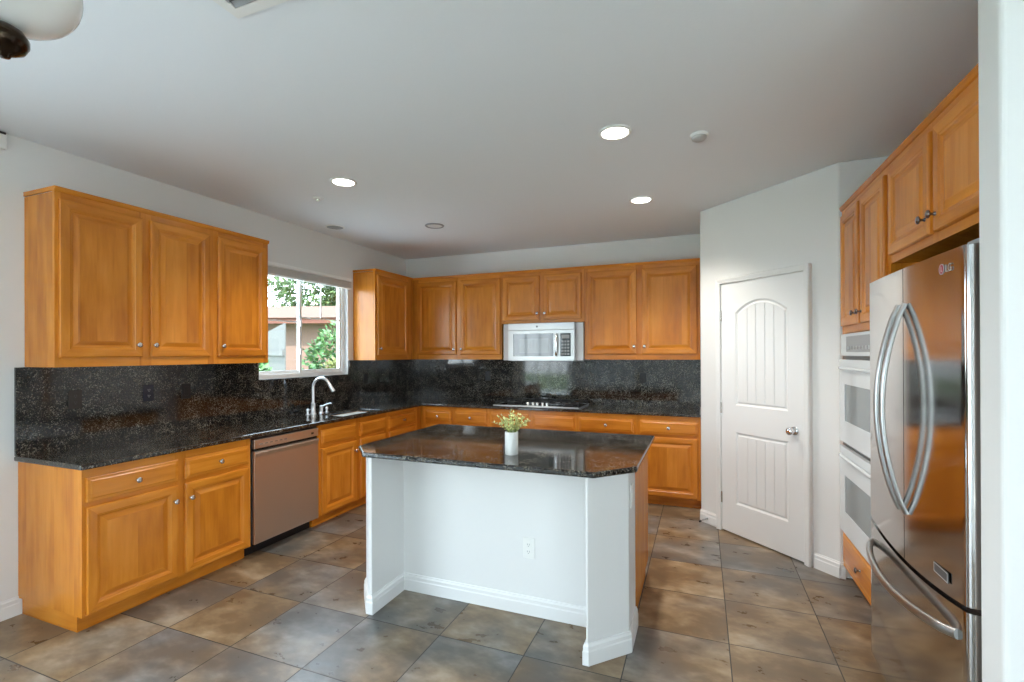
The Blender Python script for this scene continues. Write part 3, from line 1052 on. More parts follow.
def outlet_parts(t, m, style, pw=0.072, ph=0.117, dark=BLACK):
    bm = bmesh.new(); box(bm, -pw / 2, pw / 2, -0.006, 0.0, -ph / 2, ph / 2); obj('cover_plate', bm, m, t, bevel=0.003)
    if style == 'rocker':
        bm = bmesh.new(); box(bm, -0.017, 0.017, -0.010, -0.0062, -0.033, 0.033); obj('rocker', bm, m, t, bevel=0.002)
    else:
        for z in (0.020, -0.020):
            bm = bmesh.new(); box(bm, -0.017, 0.017, -0.0085, -0.0062, z - 0.014, z + 0.014)
            r = obj('receptacle', bm, m, t, bevel=0.004)
            for x in (-0.006, 0.006):
                bm = bmesh.new(); box(bm, x - 0.0012, x + 0.0012, -0.0092, -0.0086, z - 0.002, z + 0.007); obj('slot', bm, dark, r)
            bm = bmesh.new(); box(bm, -0.0022, 0.0022, -0.0092, -0.0086, z - 0.010, z - 0.006); obj('slot', bm, dark, r)


BRN = mat('dark_brown_plate', (0.03, 0.02, 0.016), rough=0.2)
NAVY = mat('blue_black_plate', (0.012, 0.014, 0.03), rough=0.25)
SLOT = mat('pale_slot', (0.45, 0.46, 0.5), rough=0.4)
for nm, lab, loc, rz, m, st, dk in (
        ('outlet', 'dark brown wall outlet, leftmost on the left backsplash', (0.0185, -3.705, 1.215), PI / 2, BRN, 'outlet', BLACK),
        ('outlet', 'blue-black wall outlet in the middle of the left backsplash, under the two-door cabinet', (0.0185, -3.272, 1.222), PI / 2, NAVY, 'outlet', SLOT),
        ('light_switch', 'black wall switch on the left backsplash, between outlet and sink window', (0.0185, -3.002, 1.216), PI / 2, BLACK, 'rocker', BLACK),
        ('outlet', 'black wall outlet on the left backsplash right of the sink window', (0.0185, -0.881, 1.200), PI / 2, BLACK, 'outlet', BLACK),
        ('outlet', 'black wall outlet on the back backsplash left of the microwave', (1.202, -0.0185, 1.214), 0, BLACK, 'outlet', BLACK),
        ('outlet', 'black wall outlet on the back backsplash right of the cooktop', (3.073, -0.0185, 1.217), 0, BLACK, 'outlet', BLACK)):
    t = thing(nm, lab, 'switch' if 'switch' in nm else 'outlet', loc, rz)
    outlet_parts(t, m, st, dark=dk)

# ------------------------------------------------------------------ island
IX0, IX1 = 1.735, 3.330
t = thing('kitchen_island', 'white panelled kitchen island with chamfered corner posts in the room centre', 'island', ((IX0 + IX1) / 2, -2.6, 0))
ox, oy = (IX0 + IX1) / 2, -2.6


def off(pts):
    return [(x - ox, y - oy) for x, y in pts]


WIN, YF, YFR = 1.905, -2.905, -3.226     # inner face of left post, recessed front, front of the posts
RIN = 3.150
out = [(IX0, -2.70), (IX0, -3.045), (1.868, YFR + 0.035), (1.878, YFR), (WIN, YFR), (WIN, YF), (RIN, YF), (RIN, YFR), (3.148, YFR), (IX1, -3.045), (IX1, -2.80), (IX1, -2.70)]
out = [(IX0, -2.80), (IX0, -3.060), (1.880, YFR), (WIN, YFR), (WIN, YF), (RIN, YF), (RIN, YFR), (3.160, YFR), (IX1, -3.050), (IX1, -2.80)]
bm = bmesh.new(); prism(bm, off(list(out)), 0.0, 0.8955)
obj('half_wall', bm, WALLP, t, bevel=0.010, seg=3)
# mitred baseboard sweep round the half wall
prof = [(0.0, 0.001), (0.0145, 0.001), (0.0145, 0.066), (0.012, 0.073), (0.012, 0.090), (0.007, 0.098), (0.005, 0.105), (0.0, 0.105)]
P2 = [Vector((x, y)) for x, y in off(out)]
bm = bmesh.new()
ringsb = []
for i, p in enumerate(P2):
    dirs = []
    if i > 0:
        dirs.append((p - P2[i - 1]).normalized())
    if i < len(P2) - 1:
        dirs.append((P2[i + 1] - p).normalized())
    ns = [Vector((d.y, -d.x)) for d in dirs]
    n = ns[0] if len(ns) == 1 else (ns[0] + ns[1]).normalized()
    k = 1.0 / max(0.35, n.dot(ns[0]))
    n = n * -1 if False else n
    ringsb.append([bm.verts.new((p.x - n.x * a * k * -1, p.y - n.y * a * k * -1, z)) for a, z in prof])
for A, B in zip(ringsb, ringsb[1:]):
    for i in range(len(prof)):
        j = (i + 1) % len(prof)
        bm.faces.new((A[i], A[j], B[j], B[i]))
bm.faces.new(ringsb[0]); bm.faces.new(list(reversed(ringsb[-1])))
obj('baseboard', bm, TRIM, t)
bm = bmesh.new(); box(bm, IX0 - ox, IX1 - ox, -2.7995 - oy, -2.12 - oy, 0.094, 0.8955); obj('cabinet_body', bm, [WC], t, bevel=0.002)
bm = bmesh.new(); box(bm, IX0 + 0.012 - ox, IX1 - 0.012 - ox, -2.7995 - oy, -2.18 - oy, 0.001, 0.0935); obj('toe_kick', bm, [WH], t)
e = bpy.data.objects.new('outlet_plate', None); COL.objects.link(e); e.parent = t
e.location = (2.749 - ox, YF - 0.0005 - oy, 0.380)
bm = bmesh.new(); box(bm, -0.036, 0.036, -0.006, 0.0, -0.0585, 0.0585)
bpy.data.objects.remove(e)
ep = obj('outlet_plate', bm, PLAST, t, bevel=0.003, loc=(2.749 - ox, YF - 0.0005 - oy, 0.380))
for z in (0.020, -0.020):
    bm = bmesh.new(); box(bm, -0.017, 0.017, -0.0085, -0.0062, z - 0.014, z + 0.014)
    for x in (-0.006, 0.006):
        box(bm, x - 0.0014, x + 0.0014, -0.0092, -0.0086, z - 0.002, z + 0.007, 1)
    box(bm, -0.0024, 0.0024, -0.0092, -0.0086, z - 0.010, z - 0.006, 1)
    obj('receptacle', bm, [PLAST, GREYP], ep)
bm = bmesh.new(); box(bm, 0.0005, 0.0065, -0.036, 0.036, -0.0585, 0.0585); box(bm, 0.0067, 0.0095, -0.017, 0.017, -0.033, 0.033)
obj('switch_plate', bm, PLAST, t, bevel=0.002, loc=(IX1 - ox, -2.965 - oy, 0.76))

cx = [(1.690, -2.085), (1.690, -3.075), (1.848, -3.240), (3.195, -3.240), (3.372, -3.045), (3.372, -2.060)]
bm = bmesh.new(); prism(bm, cx, 0.8965, 0.9260)
tag(obj('island_top', bm, GR, None, bevel=0.009, seg=3), 'black speckled granite slab with clipped corners on the kitchen island', 'countertop')

# ------------------------------------------------------------------ potted plant
random.seed(4)
t = thing('potted_plant', 'small pale green leafy plant in a white pot on the island', 'plant', (2.676, -2.985, 0.9262))
bm = bmesh.new(); lathe(bm, [(0, 0), (0.034, 0), (0.036, 0.003), (0.038, 0.124), (0.0375, 0.127), (0.035, 0.127), (0.0345, 0.114), (0, 0.114)], None, 32); obj('pot', bm, POTW, t, smooth=40)
bm = bmesh.new(); lathe(bm, [(0, 0.1145), (0.0342, 0.1145), (0.02, 0.120), (0, 0.121)], None, 20); obj('soil', bm, SOIL, t, smooth=50)
bs, bl = bmesh.new(), bmesh.new()


def leaf(bm, p, d, up_, ln, wd):
    d = d.normalized()
    s = d.cross(up_)
    if s.length < 1e-4:
        s = d.cross(Vector((1, 0, 0)))
    s.normalize()
    n = s.cross(d)
    a = bm.verts.new(p); c = bm.verts.new(p + d * ln)
    l_ = bm.verts.new(p + d * ln * 0.5 + s * wd + n * wd * 0.35); r_ = bm.verts.new(p + d * ln * 0.5 - s * wd + n * wd * 0.35)
    m_ = bm.verts.new(p + d * ln * 0.5)
    bm.faces.new((a, l_, m_)); bm.faces.new((a, m_, r_)); bm.faces.new((l_, c, m_)); bm.faces.new((m_, c, r_))


for i in range(30):
    a = random.uniform(0, 2 * PI)
    tilt = random.uniform(0.0, 0.95)
    ln = random.uniform(0.085, 0.135) * (1.0 - 0.25 * tilt)
    p0 = Vector((0.018 * math.cos(a), 0.018 * math.sin(a), 0.118))
    pts = []
    for k in range(6):
        q = k / 5
        pts.append(p0 + Vector((math.cos(a) * math.sin(tilt) * ln * q * (0.8 + 0.35 * q), math.sin(a) * math.sin(tilt) * ln * q * (0.8 + 0.35 * q), math.cos(tilt * (0.7 + 0.4 * q)) * ln * q)))
    tube(bs, pts, 0.0011, 5)
    for k in range(1, 6):
        for s_ in range(3):
            dd = Vector((random.uniform(-1, 1), random.uniform(-1, 1), random.uniform(-0.1, 1.0)))
            leaf(bl, pts[k] if k == 5 else pts[k].lerp(pts[k + 1], random.random()), dd, Vector((random.random(), 0.3, 1)), random.uniform(0.012, 0.020), random.uniform(0.004, 0.007))
obj('stems', bs, STEM, t, smooth=60)
obj('leaves', bl, LEAF, t)

# ------------------------------------------------------------------ pantry door
du = Vector((1, -1, 0)).normalized()
dn = Vector((-1, -1, 0)).normalized()      # out of the wall, towards the room
ang = math.atan2(du.y, du.x)               # local x along the wall, local -y towards the room


def wp(s, o=0.0):
    return Vector((PX, PY, 0)) + du * s + dn * o


# distances along the wall: slab 0.245..0.968
SA, SB, DH = 0.258, 0.974, 2.050
dw_ = SB - SA
t = bpy.data.objects.new('door_1', None)
COL.objects.link(t)
p = wp(SA, 0.001)
t.location = (p.x, p.y, 0.012)
t.rotation_euler = (0, 0, ang)
tag(t, 'white two-panel arched plank pantry door', None, kind='structure')


def arch(xa, xb, za, zb, rise, n=18):
    """outline counter-clockwise with an arched top; spring line at zb, crown at zb+rise"""
    pts = [(xa, za), (xb, za)]
    w_ = xb - xa
    for i in range(n + 1):
        q = 1 - 2 * i / n
        pts.append(((xa + xb) / 2 + q * w_ / 2, zb + rise * (1 - q * q)))
    return pts


def inset(pts, d):
    n = len(pts)
    o_ = []
    for i in range(n):
        a, b_, c = Vector(pts[i - 1]), Vector(pts[i]), Vector(pts[(i + 1) % n])
        d1, d2 = (b_ - a).normalized(), (c - b_).normalized()
        n1, n2 = Vector((-d1.y, d1.x)), Vector((-d2.y, d2.x))
        m_ = (n1 + n2).normalized()
        o_.append(tuple(b_ + m_ * d / max(0.4, m_.dot(n1))))
    return o_


def door_panel(bm, pts, y0):
    """sunken moulding round a plank field; returns outer ring verts"""
    steps = [(0.0, 0.0), (0.006, 0.004), (0.014, 0.009), (0.020, 0.009), (0.030, 0.003), (0.034, 0.003)]
    rows = []
    for ins, dep in steps:
        q = inset(pts, ins) if ins else pts
        rows.append([bm.verts.new((x, y0 + dep, z)) for x, z in q])
    n = len(pts)
    for A, B in zip(rows, rows[1:]):
        for i in range(n):
            j = (i + 1) % n
            bm.faces.new((A[i], A[j], B[j], B[i]))
    # plank field with v-grooves: vertical strips clipped to the inset outline
    q = inset(pts, 0.034)
    xa, xb = min(x for x, z in q), max(x for x, z in q)
    zb = min(z for x, z in q)

    def top(x):
        best = None
        m_ = len(q)
        for i in range(m_):
            (x1, z1), (x2, z2) = q[i], q[(i + 1) % m_]
            if abs(x2 - x1) < 1e-9 or max(z1, z2) < zb + 0.05:
                continue
            if min(x1, x2) - 1e-6 <= x <= max(x1, x2) + 1e-6:
                z = z1 + (z2 - z1) * (x - x1) / (x2 - x1)
                best = z if best is None else max(best, z)
        return best if best is not None else max(z for x_, z in q)
    np_ = 5
    xs = []
    for i in range(np_):
        l_, r_ = xa + (xb - xa) * i / np_, xa + (xb - xa) * (i + 1) / np_
        g_ = 0.0045
        xs += [(l_, 0.008 if i else 0.003), (l_ + g_, 0.003)]
        xs += [(l_ + (r_ - l_) * f_, 0.003) for f_ in (0.3, 0.5, 0.7)]
        xs += [(r_ - g_, 0.003)]
    xs.append((xb, 0.003))
    prev = None
    for x, dep in xs:
        a = bm.verts.new((x, y0 + dep, zb)); c = bm.verts.new((x, y0 + dep, top(x)))
        if prev:
            bm.faces.new((prev[0], a, c, prev[1]))
        prev = (a, c)


bm = bmesh.new()
TH = 0.018
Y = -TH
P_top = arch(0.133, dw_ - 0.120, 1.052, 1.805, 0.095)
P_bot = [(0.133, 0.245), (dw_ - 0.120, 0.245), (dw_ - 0.120, 0.832), (0.133, 0.832)]
door_panel(bm, P_top, Y)
door_panel(bm, P_bot, Y)


def quad(x0_, x1_, z0_, z1_):
    bm.faces.new([bm.verts.new(p_) for p_ in ((x0_, Y, z0_), (x1_, Y, z0_), (x1_, Y, z1_), (x0_, Y, z1_))])


xl, xr = 0.133, dw_ - 0.120
quad(0, xl, 0, DH); quad(xr, dw_, 0, DH)
quad(xl, xr, 0, 0.245); quad(xl, xr, 0.832, 1.052)
top_pts = [(x, z) for x, z in P_top[2:]]
ring = [bm.verts.new((x, Y, z)) for x, z in top_pts]
ringT = [bm.verts.new((x, Y, DH)) for x, z in top_pts]
for i in range(len(ring) - 1):
    bm.faces.new((ring[i], ringT[i], ringT[i + 1], ring[i + 1]))
# edges and back
for a_, b_ in (((0, 0), (dw_, 0)), ((dw_, 0), (dw_, DH)), ((dw_, DH), (0, DH)), ((0, DH), (0, 0))):
    bm.faces.new([bm.verts.new(p_) for p_ in ((a_[0], Y, a_[1]), (a_[0], -0.001, a_[1]), (b_[0], -0.001, b_[1]), (b_[0], Y, b_[1]))])
bm.faces.new([bm.verts.new(p_) for p_ in ((0, -0.001, 0), (0, -0.001, DH), (dw_, -0.001, DH), (dw_, -0.001, 0))])
bmesh.ops.remove_doubles(bm, verts=bm.verts, dist=1e-4)
obj('slab', bm, DOORP, t)
bm = bmesh.new()
lathe(bm, [(0, 0), (0.031, 0), (0.031, 0.004), (0.026, 0.008), (0.014, 0.012), (0.012, 0.028), (0.020, 0.036), (0.028, 0.046), (0.029, 0.055), (0.023, 0.064), (0.010, 0.068), (0, 0.0685)],
      Matrix.Translation((dw_ - 0.070, Y - 0.0003, 0.916)) @ Matrix.Rotation(PI / 2, 4, 'X'), 28)
obj('knob', bm, CHROME, t, smooth=50)
for z in (0.27, 1.02, 1.79):
    bm = bmesh.new()
    tube(bm, [(-0.006, Y - 0.006, z - 0.045), (-0.006, Y - 0.006, z + 0.045)], 0.006, 10)
    obj('hinge', bm, SATIN, t, smooth=60)
# casing
bm = bmesh.new()
cw = 0.046


def casing(bm, pts, prof):
    """sweep a flat casing profile (offset outward, projection) along an open XZ path"""
    rows = []
    P_ = [Vector(p_) for p_ in pts]
    for i, p_ in enumerate(P_):
        ds = []
        if i > 0:
            ds.append((p_ - P_[i - 1]).normalized())
        if i < len(P_) - 1:
            ds.append((P_[i + 1] - p_).normalized())
        ns = [Vector((-d_.y, d_.x)) for d_ in ds]
        n_ = ns[0] if len(ns) == 1 else (ns[0] + ns[1]).normalized()
        k_ = 1 / max(0.3, n_.dot(ns[0]))
        rows.append([bm.verts.new((p_.x + n_.x * a * k_, -h_, p_.y + n_.y * a * k_)) for a, h_ in prof])
    m_ = len(prof)
    for A_, B_ in zip(rows, rows[1:]):
        for i in range(m_):
            j = (i + 1) % m_
            bm.faces.new((A_[i], A_[j], B_[j], B_[i]))
    bm.faces.new(rows[0]); bm.faces.new(list(reversed(rows[-1])))


casing(bm, [(-0.013, -0.011), (-0.013, DH + 0.006), (dw_ + 0.006, DH + 0.006), (dw_ + 0.006, -0.011)],
       [(0.0, 0.0), (0.0, 0.028), (0.005, 0.032), (0.012, 0.032), (0.032, 0.038), (0.040, 0.038), (cw, 0.032), (cw, 0.0)])
o = obj('trim_1', bm, TRIM, None)
o.location = t.location
o.rotation_euler = t.rotation_euler
o['kind'] = 'structure'
bm = bmesh.new()
box(bm, -0.012, -0.0005, -0.016, 0.0, 0, DH + 0.004)
box(bm, dw_ + 0.0005, dw_ + 0.0055, -0.016, 0.0, 0, DH + 0.004)
box(bm, -0.012, dw_ + 0.0055, -0.016, 0.0, DH + 0.0005, DH + 0.0055)
o = obj('trim_2', bm, TRIM, None); o.location = t.location; o.rotation_euler = t.rotation_euler; o['kind'] = 'structure'

# spring door stop on the pantry baseboard
p = wp(0.085, 0.016)
t = thing('door_stop', 'small dark spring door stop low on the baseboard left of the pantry door', 'door stop', (p.x, p.y, 0.045), ang)
bm = bmesh.new(); tube(bm, [(0, 0, 0), (0, -0.012, 0), (0, -0.05, -0.004), (0, -0.075, -0.010)], [0.010, 0.006, 0.006, 0.006], 10); obj('spring', bm, GREYP, t, smooth=40)
bm = bmesh.new(); tube(bm, [(0, -0.0755, -0.010), (0, -0.090, -0.014)], 0.009, 10); obj('tip', bm, BLACK, t, smooth=40)

# ------------------------------------------------------------------ right side: ovens, fridge and their cabinets
# local x -> world -y, front faces -x
RX = 4.535
yn = QY - 0.0165
t = thing('oven_cabinet', 'tall maple oven cabinet with two upper doors, between pantry wall and fridge', 'cabinet', (RX, yn, 0), -PI / 2)
wc = 0.880
bm = bmesh.new()
dp = XA - RX - 0.003
for q in ((0, 0.020, 0.094, 2.415), (wc - 0.020, wc, 0.094, 2.415), (0.020, wc - 0.020, 0.094, 0.115), (0.020, wc - 0.020, 0.336, 0.352), (0.020, wc - 0.020, 1.612, 1.640), (0.020, wc - 0.020, 2.395, 2.415)):
    box(bm, q[0], q[1], 0.0195, dp, q[2], q[3])
obj('carcass', bm, [WC], t)
bm = bmesh.new()
for q in ((0, 0.070, 0.094, 2.415, 0), (wc - 0.060, wc, 0.094, 2.415, 0), (0.070, wc - 0.060, 0.094, 0.150, 1), (0.070, wc - 0.060, 0.325, 0.346, 1), (0.070, wc - 0.060, 1.616, 1.662, 1), (0.070, wc - 0.060, 2.350, 2.415, 1), (0.398, 0.456, 1.662, 2.350, 0)):
    box(bm, q[0], q[1], 0.0, 0.019, q[2], q[3], q[4])
bmesh.ops.remove_doubles(bm, verts=bm.verts, dist=1e-5)
obj('face_frame', bm, [WV, WH], t)
door(t, 0.040, 0.405, 1.660, 2.375, (0.378, 1.725), PEWTER)
door(t, 0.455, 0.840, 1.660, 2.375, (0.482, 1.725), PEWTER)
drawer(t, 0.058, 0.830, 0.136, 0.338, True, PEWTER)
bm = bmesh.new(); box(bm, 0, wc, 0.064, dp - 0.02, 0.001, 0.0935); obj('toe_kick', bm, [WH], t)
top_trim(t, 0, wc, dp, 2.415)

t = thing('double_oven', 'built-in white double wall oven stacked in the tall maple cabinet', 'oven', (RX, yn - 0.445, 0.354), -PI / 2)
hw = 0.365
bm = bmesh.new(); box(bm, -hw + 0.003, hw - 0.003, 0.0, 0.60, 0.003, 1.252); obj('casing', bm, DGREY, t)
hw = 0.380
bm = bmesh.new(); box(bm, -hw, hw, -0.024, -0.001, 1.116, 1.254)
cp = obj('control_panel', bm, OVENW, t, bevel=0.003)
bm = bmesh.new(); box(bm, -0.25, 0.25, -0.0256, -0.0243, 1.140, 1.236); dsp = obj('display', bm, DISP, cp)
for i in range(8):
    bm = bmesh.new(); box(bm, -0.225 + i * 0.058, -0.190 + i * 0.058, -0.0266, -0.0258, 1.156, 1.176); obj('button', bm, GREYP, dsp)
bm = bmesh.new(); box(bm, -hw, hw, -0.014, -0.001, 1.096, 1.114); obj('vent_strip', bm, BLACK, t)
bm = bmesh.new(); box(bm, -hw, hw, -0.014, -0.001, 0.545, 0.572); obj('vent_strip', bm, BLACK, t)
for z0_, z1_ in ((0.575, 1.094), (0.006, 0.543)):
    bm = bmesh.new()
    H_ = z1_ - z0_
    win = (-0.255, 0.255, z0_ + 0.135, z0_ + 0.365)
    for q in ((-hw, win[0], z0_, z1_), (win[1], hw, z0_, z1_), (win[0], win[1], z0_, win[2]), (win[0], win[1], win[3], z1_)):
        box(bm, q[0], q[1], -0.034, -0.001, q[2], q[3])
    bmesh.ops.remove_doubles(bm, verts=bm.verts, dist=1e-5)
    d_ = obj('oven_door', bm, OVENW, t)
    bm = bmesh.new(); box(bm, win[0], win[1], -0.031, -0.003, win[2], win[3]); obj('window', bm, OVENG, d_)
    bm = bmesh.new()
    zc_ = z1_ - 0.055
    tube(bm, [(-0.33, -0.0345, zc_), (-0.325, -0.042, zc_), (-0.28, -0.048, zc_), (0.28, -0.048, zc_), (0.325, -0.042, zc_), (0.33, -0.0345, zc_)], 0.010, 12)
    obj('handle', bm, OVENW, d_, smooth=60)

yn2 = yn - wc - 0.002
ye = YS0 + 0.003
w2 = yn2 - ye
upper('maple cabinet with two doors directly above the refrigerator', (RX, yn2, 0), -PI / 2, w2, XA - RX - 0.003, 1.925, ZU1,
      [(0.022, 0.472, 1.962, 2.375, 0.447, 2.028), (0.514, w2 - 0.030, 1.962, 2.375, 0.540, 2.028)], m=PEWTER)

# fridge (local x -> world -y)
FW = 0.930
t = thing('refrigerator', 'stainless french-door refrigerator with bottom freezer on the right', 'refrigerator', (4.412, -3.172, 0), -PI / 2)
hf = FW / 2
bm = bmesh.new(); box(bm, -hf + 0.004, hf - 0.004, 0.088, 0.80, 0.03, 1.800); obj('cabinet', bm, DGREY, t, bevel=0.004)
bm = bmesh.new(); box(bm, -hf + 0.02, hf - 0.02, 0.06, 0.75, 0.001, 0.0295); obj('base_grille', bm, BLACK, t)


def bowed(x0_, x1_, z0_, z1_, top_bow=0.0, bot_bow=0.0, n=24):
    """slab with a front that bows gently across the whole fridge width, rounded at its outer sides"""
    bm = bmesh.new()
    rows = []
    for i in range(n + 1):
        x = x0_ + (x1_ - x0_) * i / n
        q = x / hf
        y = 0.012 * q * q
        for s_ in (x0_, x1_):
            if abs(abs(s_) - hf) < 1e-3:
                e_ = abs(x - s_)
                if e_ < 0.020:
                    y += 0.020 - math.sqrt(max(0, 0.020 ** 2 - (0.020 - e_) ** 2))
        rows.append((x, y))
    # sample the rounded outer edge more finely
    extra = []
    for s_ in (x0_, x1_):
        if abs(abs(s_) - hf) < 1e-3:
            sg = -1 if s_ > 0 else 1
            for e_ in (0.0, 0.0008, 0.003, 0.006, 0.010, 0.015):
                x = s_ + sg * e_
                extra.append((x, 0.012 * (x / hf) ** 2 + 0.020 - math.sqrt(max(0, 0.020 ** 2 - (0.020 - e_) ** 2))))
    allp = {round(x, 5): y for x, y in rows}
    allp.update({round(x, 5): y for x, y in extra})
    pr_ = sorted(allp.items())
    front_b, front_t, back_b, back_t = [], [], [], []
    for x, y in pr_:
        zb_ = z0_ + bot_bow * (1 - (x / hf) ** 2)
        zt_ = z1_ + top_bow * (1 - (x / hf) ** 2)
        front_b.append(bm.verts.new((x, y, zb_))); front_t.append(bm.verts.new((x, y, zt_)))
        back_b.append(bm.verts.new((x, 0.084, zb_))); back_t.append(bm.verts.new((x, 0.084, zt_)))
    for i in range(len(pr_) - 1):
        bm.faces.new((front_b[i], front_b[i + 1], front_t[i + 1], front_t[i]))
        bm.faces.new((back_b[i + 1], back_b[i], back_t[i], back_t[i + 1]))
        bm.faces.new((front_t[i], front_t[i + 1], back_t[i + 1], back_t[i]))
        bm.faces.new((front_b[i + 1], front_b[i], back_b[i], back_b[i + 1]))
    bm.faces.new((front_b[0], front_t[0], back_t[0], back_b[0]))
    bm.faces.new((front_b[-1], back_b[-1], back_t[-1], front_t[-1]))
    return bm


ZS = 0.700
dl = obj('door', bowed(-hf, -0.003, ZS + 0.012, 1.822, bot_bow=-0.035), STEELD, t, smooth=30)
dr_ = obj('door', bowed(0.003, hf, ZS + 0.012, 1.822, bot_bow=-0.035), STEELD, t, smooth=30)
fz = obj('freezer_drawer', bowed(-hf, hf, 0.06, ZS - 0.006, top_bow=-0.035), STEELD, t, smooth=30)
bm = bmesh.new(); box(bm, -hf + 0.006, hf - 0.006, 0.05, 0.083, ZS - 0.046, ZS + 0.014); obj('gasket', bm, BLACK, t)


def bow_handle(x, parent):
    bm = bmesh.new()
    pts, n = [], 18
    za, zb_ = 0.865, 1.680
    for i in range(n + 1):
        q = i / n
        y = -0.004 - 0.076 * math.sin(PI * q) ** 0.8
        pts.append((x, y, za + (zb_ - za) * q))
    tube(bm, pts, 0.0125, 12, flat=0.75)
    obj('handle', bm, STEEL, parent, smooth=60)


bow_handle(-0.034, dl)
bow_handle(0.034, dr_)
bm = bmesh.new()
pts, n = [], 20
for i in range(n + 1):
    q = i / n
    x = -0.405 + 0.81 * q
    y = 0.0 - 0.062 * math.sin(PI * q) ** 0.55 + 0.010 * (x / hf) ** 2
    pts.append((x, y, 0.600 - 0.030 * math.sin(PI * q)))
tube(bm, pts, 0.0165, 12, flat=0.8)
obj('handle', bm, STEEL, fz, smooth=60)
for s_ in (-1, 1):
    bm = bmesh.new(); xa, xb = sorted((s_ * (hf - 0.008), s_ * (hf - 0.085))); box(bm, xa, xb, 0.045, 0.20, 1.8225, 1.842)
    obj('hinge_cover', bm, GREYP, t, bevel=0.006)
# round emblem with two letters beside it, high on the right door
bm = bmesh.new()
M = Matrix.Translation((0.318, 0.0050, 1.768)) @ Matrix.Rotation(PI / 2, 4, 'X')
lathe(bm, [(0.0155, 0.0), (0.0175, 0.0), (0.0175, 0.0012), (0.0155, 0.0012), (0.0155, 0.0)], M, 28)
lathe(bm, [(0.0, 0.0), (0.0154, 0.0), (0.0154, 0.0006), (0.0, 0.0006)], M, 28, 1)
box(bm, 0.3155, 0.3180, 0.0032, 0.0042, 1.760, 1.777); box(bm, 0.3180, 0.3240, 0.0032, 0.0042, 1.760, 1.7625)
obj('emblem', bm, [LOGOS, LOGOR], dr_)


def letters(txt, size, loc, m, parent, name, rot):
    cu = bpy.data.curves.new(name, 'FONT')
    cu.body = txt
    cu.size = size
    cu.extrude = 0.0004
    tmp = bpy.data.objects.new(name, cu)
    COL.objects.link(tmp)
    bpy.context.view_layer.update()
    me = bpy.data.meshes.new_from_object(tmp.evaluated_get(bpy.context.evaluated_depsgraph_get()))
    bpy.data.objects.remove(tmp)
    me.materials.clear(); me.materials.append(m)
    o_ = bpy.data.objects.new(name, me)
    COL.objects.link(o_)
    o_.parent = parent
    o_.location = loc
    o_.rotation_euler = rot
    return o_


letters('LG', 0.036, (0.342, 0.0052, 1.755), LOGOS, dr_, 'lettering', (PI / 2, 0, 0))
bm = bmesh.new(); box(bm, 0.255, 0.360, 0.0015, 0.0040, 0.737, 0.772); lb = obj('label_plate', bm, DGREY, dr_, bevel=0.001)
bm = bmesh.new()
for q in ((0.258, 0.357, 0.739, 0.741), (0.258, 0.357, 0.768, 0.770), (0.258, 0.260, 0.741, 0.768), (0.355, 0.357, 0.741, 0.768)):
    box(bm, q[0], q[1], 0.0008, 0.0013, q[2], q[3])
obj('label_border', bm, LOGOS, lb)

# ------------------------------------------------------------------ ceiling fittings
for i, (x, y, lit, lab) in enumerate(((3.218, -2.732, True, 'lit recessed ceiling light nearest the camera on the right'),
                                      (3.216, -1.425, True, 'lit recessed ceiling light near the back wall, in front of the pantry'),
                                      (1.243, -2.680, True, 'lit recessed ceiling light on the left, above the sink side'),
                                      (1.236, -1.367, False, 'unlit recessed ceiling light with grey trim, back left'))):
    t = thing('recessed_light', lab, 'ceiling light', (x, y, ZC - 0.0005), 0, 'recessed ceiling lights')
    bm = bmesh.new()
    lathe(bm, [(0.074, 0.0), (0.094, 0.0), (0.095, -0.004), (0.090, -0.009), (0.078, -0.010), (0.074, -0.006), (0.074, 0.0)], None, 36)
    obj('trim_ring', bm, PLAST if lit else GREYP, t, smooth=50)
    bm = bmesh.new(); lathe(bm, [(0, -0.002), (0.0735, -0.002), (0.0735, -0.0045), (0, -0.006)], None, 32)
    obj('lens', bm, LENS if lit else LENSOFF, t, smooth=30)
    if lit:
        l = bpy.data.lights.new('downlight', 'SPOT')
        l.energy = 52.0
        l.color = (1.0, 0.93, 0.83)
        l.spot_size = math.radians(125)
        l.spot_blend = 0.8
        l.shadow_soft_size = 0.06
        lo = bpy.data.objects.new('downlight', l)
        COL.objects.link(lo)
        lo.location = (x, y, ZC - 0.02)
t = thing('smoke_detector', 'small round grey smoke detector right of the nearest ceiling light', 'detector', (3.664, -2.518, ZC - 0.0005))
bm = bmesh.new(); lathe(bm, [(0, 0), (0.050, 0), (0.050, -0.010), (0.046, -0.014), (0, -0.014)], None, 28); obj('base', bm, PLAST, t, smooth=40)
bm = bmesh.new(); lathe(bm, [(0, -0.0142), (0.042, -0.0142), (0.040, -0.026), (0.030, -0.034), (0, -0.036)], None, 28); obj('cover', bm, DETG, t, smooth=40)
t = thing('fire_sprinkler', 'small white fire sprinkler cap on the ceiling near the left light', 'sprinkler', (0.797, -2.457, ZC - 0.0005))
bm = bmesh.new(); lathe(bm, [(0, 0), (0.045, 0), (0.044, -0.004), (0.030, -0.008), (0, -0.009)], None, 28); obj('escutcheon', bm, LENSOFF, t, smooth=40)
bm = bmesh.new(); lathe(bm, [(0, -0.0092), (0.016, -0.0092), (0.014, -0.022), (0, -0.024)], None, 16); obj('head', bm, SATIN, t, smooth=40)
t = thing('ceiling_speaker', 'round grey flush ceiling speaker above the sink window', 'speaker', (0.296, -1.694, ZC - 0.0005))
bm = bmesh.new(); lathe(bm, [(0.078, 0), (0.092, 0), (0.092, -0.005), (0.080, -0.007), (0.078, 0)], None, 32); obj('rim', bm, PLAST, t, smooth=40)
